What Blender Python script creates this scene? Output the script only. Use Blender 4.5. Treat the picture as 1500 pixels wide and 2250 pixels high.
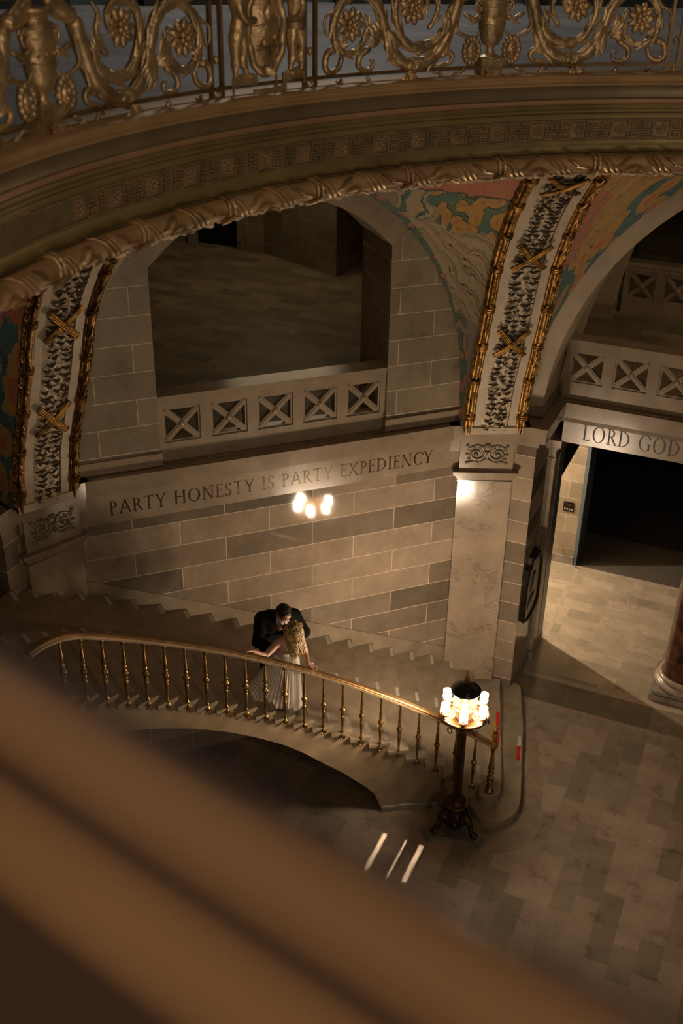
import bpy, bmesh, math, random
import numpy as np
from mathutils import Vector, Matrix

for o in list(bpy.data.objects):
    bpy.data.objects.remove(o, do_unlink=True)
SC = bpy.context.scene
COL = SC.collection
PI = math.pi
R = math.radians
random.seed(7)

# ------------------------------------------------------------------ camera, world, lights, exposure
# world: z = 0 is the rotunda floor, the origin is the axis of the round gallery, +Y faces the open bay
CAM_LOC = Vector((-1.023, -4.966, 11.5))
PITCH, ROLL, YAW = 0.504227317, 0.0174481563, 0.405243359
def camera_axes():
    f0 = Vector((0, math.cos(PITCH), -math.sin(PITCH))); u0 = Vector((0, math.sin(PITCH), math.cos(PITCH))); r0 = Vector((1, 0, 0))
    rr = r0*math.cos(ROLL)+u0*math.sin(ROLL); uu = -r0*math.sin(ROLL)+u0*math.cos(ROLL)
    Z = Matrix.Rotation(YAW, 3, 'Z')
    return Z@rr, Z@uu, Z@f0
_r, _u, _f = camera_axes()
cd = bpy.data.cameras.new('camera'); cam = bpy.data.objects.new('camera', cd); COL.objects.link(cam)
cam.matrix_world = Matrix(((_r.x, _u.x, -_f.x, CAM_LOC.x), (_r.y, _u.y, -_f.y, CAM_LOC.y), (_r.z, _u.z, -_f.z, CAM_LOC.z), (0, 0, 0, 1)))
cd.sensor_fit = 'VERTICAL'; cd.sensor_height = 36.0; cd.sensor_width = 24.0
cd.lens = 2396.96/2250*36.0
cd.clip_start = 0.02; cd.clip_end = 200
cd.dof.use_dof = True; cd.dof.focus_distance = 14.0; cd.dof.aperture_fstop = 2.0
SC.camera = cam

SC.view_settings.view_transform = 'Standard'
SC.view_settings.look = 'None'
SC.view_settings.gamma = 1.0
SC.view_settings.use_curve_mapping = False
SC.view_settings.exposure = 0.12

W = bpy.data.worlds.new('world'); SC.world = W; W.use_nodes = True
W.node_tree.nodes['Background'].inputs[0].default_value = (1.0, 0.80, 0.55, 1)
W.node_tree.nodes['Background'].inputs[1].default_value = 0.008

def point_light(name, loc, power, color, radius=0.2):
    l = bpy.data.lights.new(name, 'POINT'); l.energy = power; l.color = color; l.shadow_soft_size = radius
    o = bpy.data.objects.new(name, l); COL.objects.link(o); o.location = loc
    return o
def area_light(name, loc, power, color, sx, sy, direction=(0, 0, -1), spread=PI, rotz=0):
    l = bpy.data.lights.new(name, 'AREA'); l.shape = 'RECTANGLE'; l.size = sx; l.size_y = sy
    l.energy = power; l.color = color; l.spread = spread
    o = bpy.data.objects.new(name, l); COL.objects.link(o); o.location = loc
    o.rotation_euler = Vector(direction).to_track_quat('-Z', 'Y').to_euler()
    if rotz: o.rotation_euler.z = rotz
    return o
WARM = (1.0, 0.78, 0.56)
LAMP_EMIT = 290.0
# outside the frame: east lamp standard, moved clear of a rib; southeast added as fill
point_light('lamp_light_east', (5.4, -0.4, 2.4), 115, WARM, 0.6)
point_light('fill_light_southeast', (2.8, -5.6, 3.9), 250, WARM, 0.6)
# ceiling lamp in the side passage behind the pier
point_light('passage_lamp_light', (-6.75, 12.85, 3.7), 760, (1.0, 0.85, 0.67), 0.05)
# great chandelier hanging in the dome above
point_light('chandelier_light', (0.6, 0.6, 17.5), 110, (1.0, 0.72, 0.46), 2.4)
# dim night lighting of the second-floor corridors
point_light('corridor_light_north', (1.5, 13.9, 7.6), 95, (1.0, 0.74, 0.44), 0.2)
point_light('corridor_light_northwest', (-10.6, 14.2, 8.8), 62, (1.0, 0.75, 0.45), 1.2)
point_light('gallery_light', (-7.0, 8.5, 15.5), 340, (0.97, 0.93, 0.88), 0.8)
# added fill lights behind the camera, for the near rail and far ring
point_light('fill_light_gallery', (-0.2, -6.4, 12.7), 230, (1.0, 0.71, 0.44), 0.2)
point_light('fill_light_gallery_east', (5.2, -5.2, 12.4), 420, (1.0, 0.80, 0.58), 0.2)

# ------------------------------------------------------------------ helpers
def rotm(deg):
    return Matrix.Rotation(R(deg), 3, 'Z')
class MB:
    """collects geometry; build() links it as ONE mesh object"""
    def __init__(self, xf=None):
        self.v = []; self.f = []; self.xf = xf
    def add(self, vs, fs):
        b = len(self.v)
        for p in vs:
            self.v.append(tuple(self.xf(p)) if self.xf else tuple(p))
        for q in fs: self.f.append(tuple(b+i for i in q))
    def box(self, x0, x1, y0, y1, z0, z1):
        vs = [(x0,y0,z0),(x1,y0,z0),(x1,y1,z0),(x0,y1,z0),(x0,y0,z1),(x1,y0,z1),(x1,y1,z1),(x0,y1,z1)]
        self.add(vs, [(3,2,1,0),(4,5,6,7),(0,1,5,4),(1,2,6,5),(2,3,7,6),(3,0,4,7)])
    def extrude(self, poly, vec):
        """poly: list of 3D points, planar; extruded by vec"""
        n = len(poly); vec = Vector(vec)
        P = [Vector(p) for p in poly]
        nrm = Vector((0,0,0))
        for i in range(n): nrm += P[i].cross(P[(i+1)%n])
        if nrm.dot(vec) > 0: P = P[::-1]
        vs = P+[p+vec for p in P]
        fs = [tuple(range(n)), tuple(reversed(range(n, 2*n)))]
        fs += [(i, n+i, n+(i+1)%n, (i+1)%n) for i in range(n)]
        self.add(vs, [tuple(q) for q in fs])
    def prism(self, poly2, z0, z1):
        self.extrude([(x, y, z0) for x, y in poly2], (0, 0, z1-z0))
    def beam(self, a, b, w, d, up=(0,0,1)):
        """bar from a to b, width w across, depth d along up"""
        a = Vector(a); b = Vector(b); t = (b-a).normalized(); up = Vector(up); s = t.cross(up).normalized(); u = s.cross(t).normalized()
        vs = []
        for p in (a, b):
            for i, j in ((-1,-1),(1,-1),(1,1),(-1,1)): vs.append(p+s*(w/2*i)+u*(d/2*j))
        self.add(vs, [(3,2,1,0),(4,5,6,7),(0,1,5,4),(1,2,6,5),(2,3,7,6),(3,0,4,7)])
    def lathe(self, prof, c=(0,0,0), n=16, sx=1, sy=1, flute=0, cap=True):
        """prof: (radius, z) from bottom to top about a vertical axis through c"""
        vs = []; m = len(prof)
        for r, z in prof:
            for k in range(n):
                a = 2*PI*k/n; rr = r*(1+flute*(1 if k % 2 else -1))
                vs.append((c[0]+rr*math.cos(a)*sx, c[1]+rr*math.sin(a)*sy, c[2]+z))
        fs = []
        for i in range(m-1):
            for k in range(n):
                fs.append((i*n+k, i*n+(k+1) % n, (i+1)*n+(k+1) % n, (i+1)*n+k))
        if cap:
            fs.append(tuple(reversed(range(n)))); fs.append(tuple((m-1)*n+k for k in range(n)))
        self.add(vs, fs)
    def tube(self, pts, rad, n=8, flat=1.0, up=None, closed=False):
        """tube along pts; rad number or list; flat squeezes it along `up`"""
        P = [Vector(p) for p in pts]; m = len(P)
        if not hasattr(rad, '__len__'): rad = [rad]*m
        vs = []; prev = None
        for i in range(m):
            if closed: t = P[(i+1) % m]-P[i-1]
            else: t = P[min(i+1, m-1)]-P[max(i-1, 0)]
            if t.length < 1e-9: t = Vector((0,0,1))
            t.normalize()
            if up is not None: s = t.cross(Vector(up))
            elif prev is None: s = t.cross(Vector((0.13, 0.21, 1)))
            else: s = prev-t*prev.dot(t)
            if s.length < 1e-6: s = t.cross(Vector((1, 0.3, 0)))
            s.normalize(); prev = s; u = s.cross(t).normalized()
            for k in range(n):
                a = 2*PI*k/n
                vs.append(P[i]+s*(rad[i]*math.cos(a))+u*(rad[i]*flat*math.sin(a)))
        fs = []
        for i in range(m if closed else m-1):
            j = (i+1) % m
            for k in range(n): fs.append((i*n+k, j*n+k, j*n+(k+1) % n, i*n+(k+1) % n))
        if not closed:
            fs.append(tuple(range(n))); fs.append(tuple(reversed([(m-1)*n+k for k in range(n)])))
        self.add(vs, fs)
    def ball(self, c, rx, ry=None, rz=None, n=10, m=6, rot=None):
        ry = rx if ry is None else ry; rz = rx if rz is None else rz
        vs = []; c = Vector(c)
        def tr(p):
            p = Vector(p)
            if rot is not None: p = rot@p
            return c+p
        vs.append(tr((0,0,-rz)))
        for i in range(1, m):
            b = -PI/2+PI*i/m
            for k in range(n):
                a = 2*PI*k/n; vs.append(tr((rx*math.cos(b)*math.cos(a), ry*math.cos(b)*math.sin(a), rz*math.sin(b))))
        vs.append(tr((0,0,rz))); L = len(vs)-1
        fs = [(0, 1+(k+1) % n, 1+k) for k in range(n)]
        for i in range(m-2):
            for k in range(n):
                a = 1+i*n; fs.append((a+k, a+(k+1) % n, a+n+(k+1) % n, a+n+k))
        a = 1+(m-2)*n
        fs += [(a+k, a+(k+1) % n, L) for k in range(n)]
        self.add(vs, fs)
    def grid(self, rows, flip=False, closed=False):
        """rows: list of equally long lists of points"""
        m = len(rows); n = len(rows[0]); vs = [p for r in rows for p in r]; fs = []
        for i in range(m-1):
            for k in range(n if closed else n-1):
                q = (i*n+k, i*n+(k+1) % n, (i+1)*n+(k+1) % n, (i+1)*n+k)
                fs.append(tuple(reversed(q)) if flip else q)
        self.add(vs, fs)
    def build(self, name, mat, parent=None, smooth=False, mirror=False, loc=None, rotz=0.0):
        me = bpy.data.meshes.new(name)
        v = self.v; f = self.f
        if mirror:
            v = [(-p[1], -p[0], p[2]) for p in v]; f = [tuple(reversed(q)) for q in f]
        if loc is not None:
            L = Vector(loc); Rm = Matrix.Rotation(-rotz, 3, 'Z'); v = [tuple(Rm@(Vector(p)-L)) for p in v]
        me.from_pydata(v, [], f); me.update()
        uv = me.uv_layers.new(name='UVMap').data
        for p in me.polygons:
            n = p.normal
            if abs(n.z) > 0.72:
                for li in p.loop_indices:
                    c = me.vertices[me.loops[li].vertex_index].co; uv[li].uv = (c.x, c.y)
            else:
                t = Vector((-n.y, n.x, 0)); t = t.normalized() if t.length > 1e-6 else Vector((1,0,0))
                for li in p.loop_indices:
                    c = me.vertices[me.loops[li].vertex_index].co; uv[li].uv = (c.dot(t), c.z)
        if smooth:
            me.polygons.foreach_set('use_smooth', [True]*len(me.polygons))
            try: me.set_sharp_from_angle(angle=R(62))
            except Exception: pass
        me.materials.append(mat)
        o = bpy.data.objects.new(name, me); COL.objects.link(o)
        if parent is not None:
            o.parent = parent
            if loc is None: o.matrix_parent_inverse = parent_world(parent).inverted()
        if loc is not None and parent is None:
            o.location = loc; o.rotation_euler = (0, 0, rotz)
        return o
def parent_world(p):
    m = Matrix.LocRotScale(p.location, p.rotation_euler, p.scale)
    if p.parent is not None: m = parent_world(p.parent)@p.matrix_parent_inverse@m
    return m
def thing(name, label, cat, loc=(0,0,0), group=None, rotz=0.0):
    o = bpy.data.objects.new(name, None); COL.objects.link(o); o.location = loc; o.rotation_euler = (0,0,rotz); o.empty_display_size = 0.1
    return tag(o, label, cat, group)
def tag(o, label, cat, group=None):
    o['label'] = label; o['category'] = cat
    if group: o['group'] = group
    return o
def struct(o):
    o['kind'] = 'structure'; return o
def frame(deg):
    """(s along the wall to the right, out = away from the axis, z) -> world"""
    c, s = math.cos(R(deg)), math.sin(R(deg))
    return lambda p: (p[0]*c-p[1]*s, p[0]*s+p[1]*c, p[2])
def interp(tab, x):
    if x <= tab[0][0]: return tab[0][1]
    for (a, b), (c, d) in zip(tab, tab[1:]):
        if x <= c: return b+(d-b)*(x-a)/(c-a)
    return tab[-1][1]
def catmull(pts, n=8):
    P = [Vector(p) for p in pts]; out = []
    for i in range(len(P)-1):
        p0 = P[max(i-1,0)]; p1 = P[i]; p2 = P[i+1]; p3 = P[min(i+2, len(P)-1)]
        for k in range(n):
            t = k/n
            out.append(0.5*((2*p1)+(p2-p0)*t+(2*p0-5*p1+4*p2-p3)*t*t+(3*p1-p0-3*p2+p3)*t**3))
    out.append(P[-1]); return out

# ------------------------------------------------------------------ materials
def newmat(name):
    m = bpy.data.materials.new(name); m.use_nodes = True
    nt = m.node_tree; b = nt.nodes['Principled BSDF']
    return m, nt, b
def N(nt, t, **kw):
    n = nt.nodes.new(t)
    for k, v in kw.items(): setattr(n, k, v)
    return n
def ramp(nt, stops, interp_='LINEAR'):
    r = nt.nodes.new('ShaderNodeValToRGB'); r.color_ramp.interpolation = interp_
    e = r.color_ramp.elements
    while len(e) < len(stops): e.new(0.5)
    for x, (p, c) in zip(e, stops): x.position = p; x.color = (*c, 1)
    return r
def simple(name, col, rough=0.5, metal=0.0, noise=0.12, nscale=9.0, bump=0.0, bscale=40.0, spec=0.5, coord='Object'):
    m, nt, b = newmat(name)
    tc = N(nt, 'ShaderNodeTexCoord'); nz = N(nt, 'ShaderNodeTexNoise'); nz.inputs['Scale'].default_value = nscale; nz.inputs['Detail'].default_value = 5
    nt.links.new(tc.outputs[coord], nz.inputs['Vector'])
    lo = tuple(max(0, c*(1-noise*2)) for c in col); hi = tuple(min(1, c*(1+noise*2)) for c in col)
    r = ramp(nt, [(0.3, lo), (0.7, hi)]); nt.links.new(nz.outputs['Fac'], r.inputs[0]); nt.links.new(r.outputs[0], b.inputs['Base Color'])
    b.inputs['Roughness'].default_value = rough; b.inputs['Metallic'].default_value = metal; b.inputs['Specular IOR Level'].default_value = spec
    if bump > 0:
        n2 = N(nt, 'ShaderNodeTexNoise'); n2.inputs['Scale'].default_value = bscale; n2.inputs['Detail'].default_value = 4
        nt.links.new(tc.outputs[coord], n2.inputs['Vector'])
        bp = N(nt, 'ShaderNodeBump'); bp.inputs['Strength'].default_value = bump; bp.inputs['Distance'].default_value = 0.02
        nt.links.new(n2.outputs['Fac'], bp.inputs['Height']); nt.links.new(bp.outputs[0], b.inputs['Normal'])
    return m
def stone(name, c1, c2, bw, rh, mortar, loc=(0,0,0), rot=0.0, msize=0.006, rough=0.3, offset=0.5, veins=0.5, freq=2, squash=1.0, spec=0.5, bias=0.0):
    """courses of polished limestone: every block its own tone, pale joints, faint veins"""
    m, nt, b = newmat(name)
    uv = N(nt, 'ShaderNodeUVMap'); mp = N(nt, 'ShaderNodeMapping')
    mp.inputs['Location'].default_value = loc; mp.inputs['Rotation'].default_value = (0, 0, rot)
    nt.links.new(uv.outputs[0], mp.inputs[0])
    br = N(nt, 'ShaderNodeTexBrick'); br.offset = offset; br.offset_frequency = freq; br.squash = squash; br.squash_frequency = 3
    br.inputs['Scale'].default_value = 1.0; br.inputs['Brick Width'].default_value = bw; br.inputs['Row Height'].default_value = rh
    br.inputs['Mortar Size'].default_value = msize; br.inputs['Mortar Smooth'].default_value = 0.2; br.inputs['Bias'].default_value = bias
    br.inputs['Color1'].default_value = (*c1, 1); br.inputs['Color2'].default_value = (*c2, 1); br.inputs['Mortar'].default_value = (*mortar, 1)
    nt.links.new(mp.outputs[0], br.inputs['Vector'])
    tc = N(nt, 'ShaderNodeTexCoord')
    nz = N(nt, 'ShaderNodeTexNoise'); nz.inputs['Scale'].default_value = 2.6; nz.inputs['Detail'].default_value = 8; nz.inputs['Roughness'].default_value = 0.62
    nt.links.new(tc.outputs['Object'], nz.inputs['Vector'])
    r1 = ramp(nt, [(0.3, (0.80, 0.79, 0.77)), (0.7, (1.12, 1.10, 1.08))]); nt.links.new(nz.outputs['Fac'], r1.inputs[0])
    mx = N(nt, 'ShaderNodeMix', data_type='RGBA', blend_type='MULTIPLY'); mx.inputs[0].default_value = 1.0
    nt.links.new(br.outputs['Color'], mx.inputs[6]); nt.links.new(r1.outputs[0], mx.inputs[7])
    # veins
    wv = N(nt, 'ShaderNodeTexNoise'); wv.inputs['Scale'].default_value = 1.7; wv.inputs['Detail'].default_value = 10; wv.inputs['Roughness'].default_value = 0.7; wv.inputs['Distortion'].default_value = 0.7
    nt.links.new(tc.outputs['Object'], wv.inputs['Vector'])
    k = max(0.0, 1-0.42*veins)
    r2 = ramp(nt, [(0.0, (1,1,1)), (0.565, (1,1,1)), (0.583, (k,k*0.97,k*0.94)), (0.60, (1,1,1))]); nt.links.new(wv.outputs['Fac'], r2.inputs[0])
    m2 = N(nt, 'ShaderNodeMix', data_type='RGBA', blend_type='MULTIPLY'); m2.inputs[0].default_value = 1.0
    nt.links.new(mx.outputs[2], m2.inputs[6]); nt.links.new(r2.outputs[0], m2.inputs[7])
    nt.links.new(m2.outputs[2], b.inputs['Base Color'])
    r3 = ramp(nt, [(0.2, (rough*0.7,)*3), (0.8, (rough*1.35,)*3)]); nt.links.new(nz.outputs['Fac'], r3.inputs[0]); nt.links.new(r3.outputs[0], b.inputs['Roughness'])
    b.inputs['Specular IOR Level'].default_value = spec
    return m
LT = (0.43, 0.335, 0.245); DK = (0.175, 0.142, 0.105); JT = (0.72, 0.61, 0.46)
M = {}
M['wall'] = stone('limestone_courses', LT, DK, 1.30, 0.3725, JT, loc=(0.15, -2.586, 0), rough=0.062, veins=0.28, spec=0.4)
M['wall_upper'] = stone('limestone_courses_upper', (0.33,0.27,0.185), (0.245,0.20,0.135), 1.05, 0.3725, JT, loc=(0.32, -2.586, 0), rough=0.3, msize=0.005, veins=0.25)
M['wall_corridor'] = stone('limestone_courses_corridor', (0.36,0.29,0.20), (0.22,0.18,0.12), 1.05, 0.3725, (0.5,0.42,0.3), loc=(0.2, -2.586, 0), rough=0.35, msize=0.005)
M['plain'] = stone('limestone_plain', (0.38,0.30,0.215), (0.345,0.272,0.195), 2.6, 8.0, (0.36,0.285,0.2), loc=(0.7, 3, 0), rough=0.2, msize=0.002, veins=0.3)
M['pilaster'] = stone('limestone_pilaster', (0.42,0.33,0.24), (0.40,0.315,0.23), 9.0, 9.0, (0.4,0.32,0.23), loc=(4, 4.4, 0), rough=0.15, msize=0.0005, veins=1.0)
M['lintel'] = stone('limestone_lintel', (0.40,0.315,0.23), (0.35,0.28,0.20), 3.1, 8.0, (0.33,0.26,0.18), loc=(1.2, 3, 0), rough=0.24, msize=0.002, veins=0.2)
M['floor'] = stone('floor_tiles', (0.42,0.33,0.255), (0.19,0.165,0.12), 0.577, 0.303, (0.40,0.32,0.24), loc=(0.04, 0.0, 0), rot=R(90), rough=0.30, offset=0.37, msize=0.002, veins=0.5, bias=-0.25)
M['floor_passage'] = stone('floor_tiles_passage', (0.40,0.325,0.235), (0.23,0.195,0.135), 0.62, 0.303, (0.42,0.34,0.25), loc=(0.1, 0.14, 0), rough=0.22, offset=0.41, msize=0.003, veins=0.7, bias=-0.2)
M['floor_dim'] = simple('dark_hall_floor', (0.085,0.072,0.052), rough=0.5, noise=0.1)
M['floor_upper'] = stone('floor_tiles_upper', (0.34,0.275,0.185), (0.20,0.165,0.11), 0.66, 0.303, (0.30,0.25,0.16), loc=(0.2, 0.1, 0), rough=0.5, offset=0.41, msize=0.002, veins=0.4, spec=0.3)
M['border'] = stone('floor_border', (0.26,0.21,0.145), (0.17,0.14,0.09), 1.4, 9.0, (0.33,0.27,0.19), loc=(0.45, 4, 0), rough=0.2, msize=0.003, veins=0.8)
M['border_light'] = simple('floor_border_light', (0.36,0.285,0.21), rough=0.22, noise=0.08, nscale=6)
M['step'] = simple('stair_stone', (0.33,0.262,0.182), rough=0.33, noise=0.10, nscale=4)
M['stringer'] = simple('stair_stringer_stone', (0.35,0.255,0.155), rough=0.36, noise=0.12, nscale=3)
M['soffit'] = simple('dark_stair_underside', (0.12,0.10,0.07), rough=0.6)
M['plaster'] = simple('pale_plaster', (0.46,0.37,0.265), rough=0.55, noise=0.06, nscale=3)
M['ribband'] = simple('rib_band_cream', (0.58,0.48,0.355), rough=0.5, noise=0.06, nscale=8)
M['garland'] = simple('garland_cream', (0.66,0.54,0.385), rough=0.5, noise=0.14, nscale=25)
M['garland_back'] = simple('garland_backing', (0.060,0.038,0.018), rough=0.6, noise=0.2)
M['gold'] = simple('gilt_bronze', (0.36,0.195,0.05), rough=0.42, metal=0.8, noise=0.42, nscale=11, bump=0.45, bscale=34)
M['gold_dark'] = simple('dark_gilt', (0.28,0.15,0.045), rough=0.38, metal=0.8, noise=0.35, nscale=9, bump=0.3, bscale=35)
M['bronze'] = simple('bronze_relief', (0.52,0.37,0.205), rough=0.38, metal=0.7, noise=0.22, nscale=6, bump=0.35, bscale=26)
M['bronze_bar'] = simple('bronze_bar', (0.27,0.185,0.095), rough=0.4, metal=0.7, noise=0.12, nscale=5)
M['ring1'] = simple('gilded_moulding', (0.42,0.27,0.13), rough=0.58, metal=0.35, noise=0.10, nscale=2.5)
M['ring2'] = simple('green_gold_moulding', (0.27,0.205,0.085), rough=0.42, metal=0.45, noise=0.12, nscale=2.5)
M['ring3'] = simple('brown_fascia', (0.22,0.165,0.095), rough=0.38, metal=0.4, noise=0.10, nscale=2.5)
M['ring4'] = simple('rose_gold_band', (0.40,0.245,0.13), rough=0.45, metal=0.35, noise=0.08, nscale=2.5)
M['keyback'] = simple('key_pattern_ground', (0.17,0.125,0.062), rough=0.5, metal=0.3, noise=0.12)
M['key'] = simple('key_pattern', (0.30,0.20,0.10), rough=0.45, metal=0.4, noise=0.12)
M['letter'] = simple('gilded_letter', (0.075,0.040,0.010), rough=0.34, metal=0.55, noise=0.5, nscale=7)
M['letter_dark'] = simple('dark_letter', (0.045,0.028,0.014), rough=0.5, noise=0.3)
M['brass'] = simple('brass_baluster', (0.36,0.21,0.065), rough=0.33, metal=0.9, noise=0.25, nscale=18)
M['rail'] = simple('bronze_handrail', (0.29,0.165,0.065), rough=0.37, metal=0.65, noise=0.15, nscale=6)
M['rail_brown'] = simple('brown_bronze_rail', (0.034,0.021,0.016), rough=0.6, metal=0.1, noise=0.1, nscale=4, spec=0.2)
M['rail_mauve'] = simple('mauve_lit_lip', (0.12,0.078,0.066), rough=0.6, metal=0.1, noise=0.08, nscale=4, spec=0.2)
M['rail_highlight'] = simple('rail_highlight', (0.62,0.36,0.165), rough=0.55, metal=0.2, noise=0.08, nscale=4, spec=0.2)
M['rail_edge'] = simple('handrail_pale_edge', (0.50,0.40,0.28), rough=0.3, metal=0.6, noise=0.08)
M['lamp_gold'] = simple('lamp_gilt', (0.21,0.115,0.05), rough=0.34, metal=0.95, noise=0.18, nscale=14, bump=0.25, bscale=40)
M['lamp_dark'] = simple('lamp_dark_bronze', (0.075,0.045,0.022), rough=0.32, metal=0.8, noise=0.35, nscale=16, bump=0.3, bscale=45)
M['lid'] = simple('lamp_lid_black', (0.012,0.012,0.012), rough=0.16, noise=0.1)
M['red_marble'] = simple('red_marble', (0.075,0.031,0.017), rough=0.16, noise=0.4, nscale=6)
M['grey_stone'] = simple('grey_marble', (0.22,0.19,0.15), rough=0.25, noise=0.15, nscale=5)
M['relief'] = simple('silver_relief', (0.26,0.225,0.17), rough=0.33, metal=0.35, noise=0.2, nscale=14)
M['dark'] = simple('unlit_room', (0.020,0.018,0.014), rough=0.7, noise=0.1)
M['jamb_blue'] = simple('blue_grey_jamb', (0.10,0.125,0.135), rough=0.35, noise=0.1)
M['teal'] = simple('dark_teal_wall', (0.060,0.085,0.085), rough=0.5, noise=0.12, nscale=3)
M['gallery_floor'] = simple('gallery_floor_marble', (0.30,0.28,0.265), rough=0.5, noise=0.12, nscale=1.3)
M['black'] = simple('blackened_bronze', (0.022,0.016,0.010), rough=0.35, metal=0.6, noise=0.3)
M['tape_white'] = simple('white_grip_strip', (0.62,0.60,0.54), rough=0.5, noise=0.05)
M['tape_grey'] = simple('grey_grip_strip', (0.36,0.35,0.32), rough=0.5, noise=0.05)
M['tape_red'] = simple('red_tape', (0.55,0.02,0.015), rough=0.45, noise=0.06)
M['tape_yellow'] = simple('yellow_tape', (0.60,0.36,0.02), rough=0.45, noise=0.06)
M['skin'] = simple('skin', (0.52,0.29,0.185), rough=0.45, noise=0.06, nscale=12)
M['suit'] = simple('black_suit', (0.006,0.0055,0.0055), rough=0.85, noise=0.15, nscale=60, spec=0.12)
M['shirt'] = simple('white_shirt', (0.55,0.50,0.46), rough=0.7, noise=0.05)
M['dress'] = simple('white_dress', (0.70,0.64,0.56), rough=0.65, noise=0.05, nscale=6)
M['hair_dark'] = simple('dark_hair', (0.012,0.008,0.006), rough=0.5, noise=0.3, nscale=40)
M['hair_blond'] = simple('blond_hair', (0.46,0.29,0.11), rough=0.42, noise=0.38, nscale=28)
M['hair_root'] = simple('dark_blond_roots', (0.10,0.060,0.028), rough=0.5, noise=0.3, nscale=28)
def emitter(name, col, strength):
    m, nt, b = newmat(name)
    b.inputs['Base Color'].default_value = (0.9, 0.86, 0.8, 1); b.inputs['Emission Color'].default_value = (*col, 1)
    lw = N(nt, 'ShaderNodeTexNoise'); lw.inputs['Scale'].default_value = 6
    r = ramp(nt, [(0.2, (0.9*strength,)*3), (0.8, (1.1*strength,)*3)]); nt.links.new(lw.outputs['Fac'], r.inputs[0])
    # ramp outputs clamp to the colour range, so scale with a math node
    mt = N(nt, 'ShaderNodeMath', operation='MULTIPLY'); mt.inputs[1].default_value = strength
    for e in r.color_ramp.elements: e.color = (0.95, 0.95, 0.95, 1)
    r.color_ramp.elements[1].color = (1, 1, 1, 1)
    nt.links.new(r.outputs[0], mt.inputs[0]); nt.links.new(mt.outputs[0], b.inputs['Emission Strength'])
    return m
M['lamp_glass'] = emitter('lit_opal_glass', (1.0, 0.775, 0.55), LAMP_EMIT)
class Paint:
    """layers of flat paint with dark contours, laid out over the surface (u across in metres, v up in metres)"""
    def __init__(self, name, base, seed):
        self.m, self.nt, self.b = newmat(name); nt = self.nt
        uv = N(nt, 'ShaderNodeUVMap'); uv.uv_map = 'paint'
        mp = N(nt, 'ShaderNodeMapping'); mp.inputs['Location'].default_value = (seed, seed*0.7, 0); nt.links.new(uv.outputs[0], mp.inputs[0]); self.raw = uv.outputs[0]
        nz = N(nt, 'ShaderNodeTexNoise'); nz.inputs['Scale'].default_value = 2.4; nz.inputs['Detail'].default_value = 4; nt.links.new(mp.outputs[0], nz.inputs['Vector'])
        sb = N(nt, 'ShaderNodeVectorMath', operation='SUBTRACT'); sb.inputs[1].default_value = (0.5,0.5,0.5); nt.links.new(nz.outputs['Color'], sb.inputs[0])
        sc = N(nt, 'ShaderNodeVectorMath', operation='SCALE'); sc.inputs['Scale'].default_value = 0.55; nt.links.new(sb.outputs[0], sc.inputs[0])
        ad = N(nt, 'ShaderNodeVectorMath', operation='ADD'); nt.links.new(self.raw, ad.inputs[0]); nt.links.new(sc.outputs[0], ad.inputs[1]); self.vec = ad.outputs[0]
        sp = N(nt, 'ShaderNodeSeparateXYZ'); nt.links.new(self.vec, sp.inputs[0]); self.u, self.v = sp.outputs[0], sp.outputs[1]
        rgb = N(nt, 'ShaderNodeRGB'); rgb.outputs[0].default_value = (*base, 1); self.col = rgb.outputs[0]; self.seed = seed
    def step(self, sock, edge, up=True, w=0.01):
        r = N(self.nt, 'ShaderNodeMapRange'); r.inputs[1].default_value = edge-w; r.inputs[2].default_value = edge+w
        r.inputs[3].default_value, r.inputs[4].default_value = (0, 1) if up else (1, 0)
        self.nt.links.new(sock, r.inputs[0]); return r.outputs[0]
    def mul(self, *s):
        o = s[0]
        for k in s[1:]:
            n = N(self.nt, 'ShaderNodeMath', operation='MULTIPLY'); self.nt.links.new(o, n.inputs[0]); self.nt.links.new(k, n.inputs[1]); o = n.outputs[0]
        return o
    def over(self, mask, col):
        x = N(self.nt, 'ShaderNodeMix', data_type='RGBA'); self.nt.links.new(mask, x.inputs[0]); self.nt.links.new(self.col, x.inputs[6])
        if isinstance(col, tuple): x.inputs[7].default_value = (*col, 1)
        else: self.nt.links.new(col, x.inputs[7])
        self.col = x.outputs[2]
    def band(self, sock, lo, hi): return self.mul(self.step(sock, lo), self.step(sock, hi, False))
    def folds(self, scale, stops, dist=5.0, rot=0.0):
        """drapery-like bands of colour"""
        mp = N(self.nt, 'ShaderNodeMapping'); mp.inputs['Rotation'].default_value = (0,0,rot); self.nt.links.new(self.vec, mp.inputs[0])
        w = N(self.nt, 'ShaderNodeTexWave'); w.inputs['Scale'].default_value = scale; w.inputs['Distortion'].default_value = dist; w.inputs['Detail'].default_value = 1.0; w.inputs['Detail Scale'].default_value = 0.7
        self.nt.links.new(mp.outputs[0], w.inputs['Vector']); r = ramp(self.nt, stops, 'CONSTANT'); self.nt.links.new(w.outputs['Fac'], r.inputs[0]); return r.outputs[0]
    def blobs(self, scale, stops, squash=(1,1,1), rot=0.0, rand=0.9, vec=None):
        mp = N(self.nt, 'ShaderNodeMapping'); mp.inputs['Scale'].default_value = squash; mp.inputs['Rotation'].default_value = (0,0,rot); self.nt.links.new(vec or self.vec, mp.inputs[0])
        vo = N(self.nt, 'ShaderNodeTexVoronoi'); vo.voronoi_dimensions = '2D'; vo.inputs['Scale'].default_value = scale; vo.inputs['Randomness'].default_value = rand; self.nt.links.new(mp.outputs[0], vo.inputs['Vector'])
        r = ramp(self.nt, stops, 'CONSTANT'); self.nt.links.new(vo.outputs['Distance'], r.inputs[0]); return r.outputs[0], vo.outputs['Distance']
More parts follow.
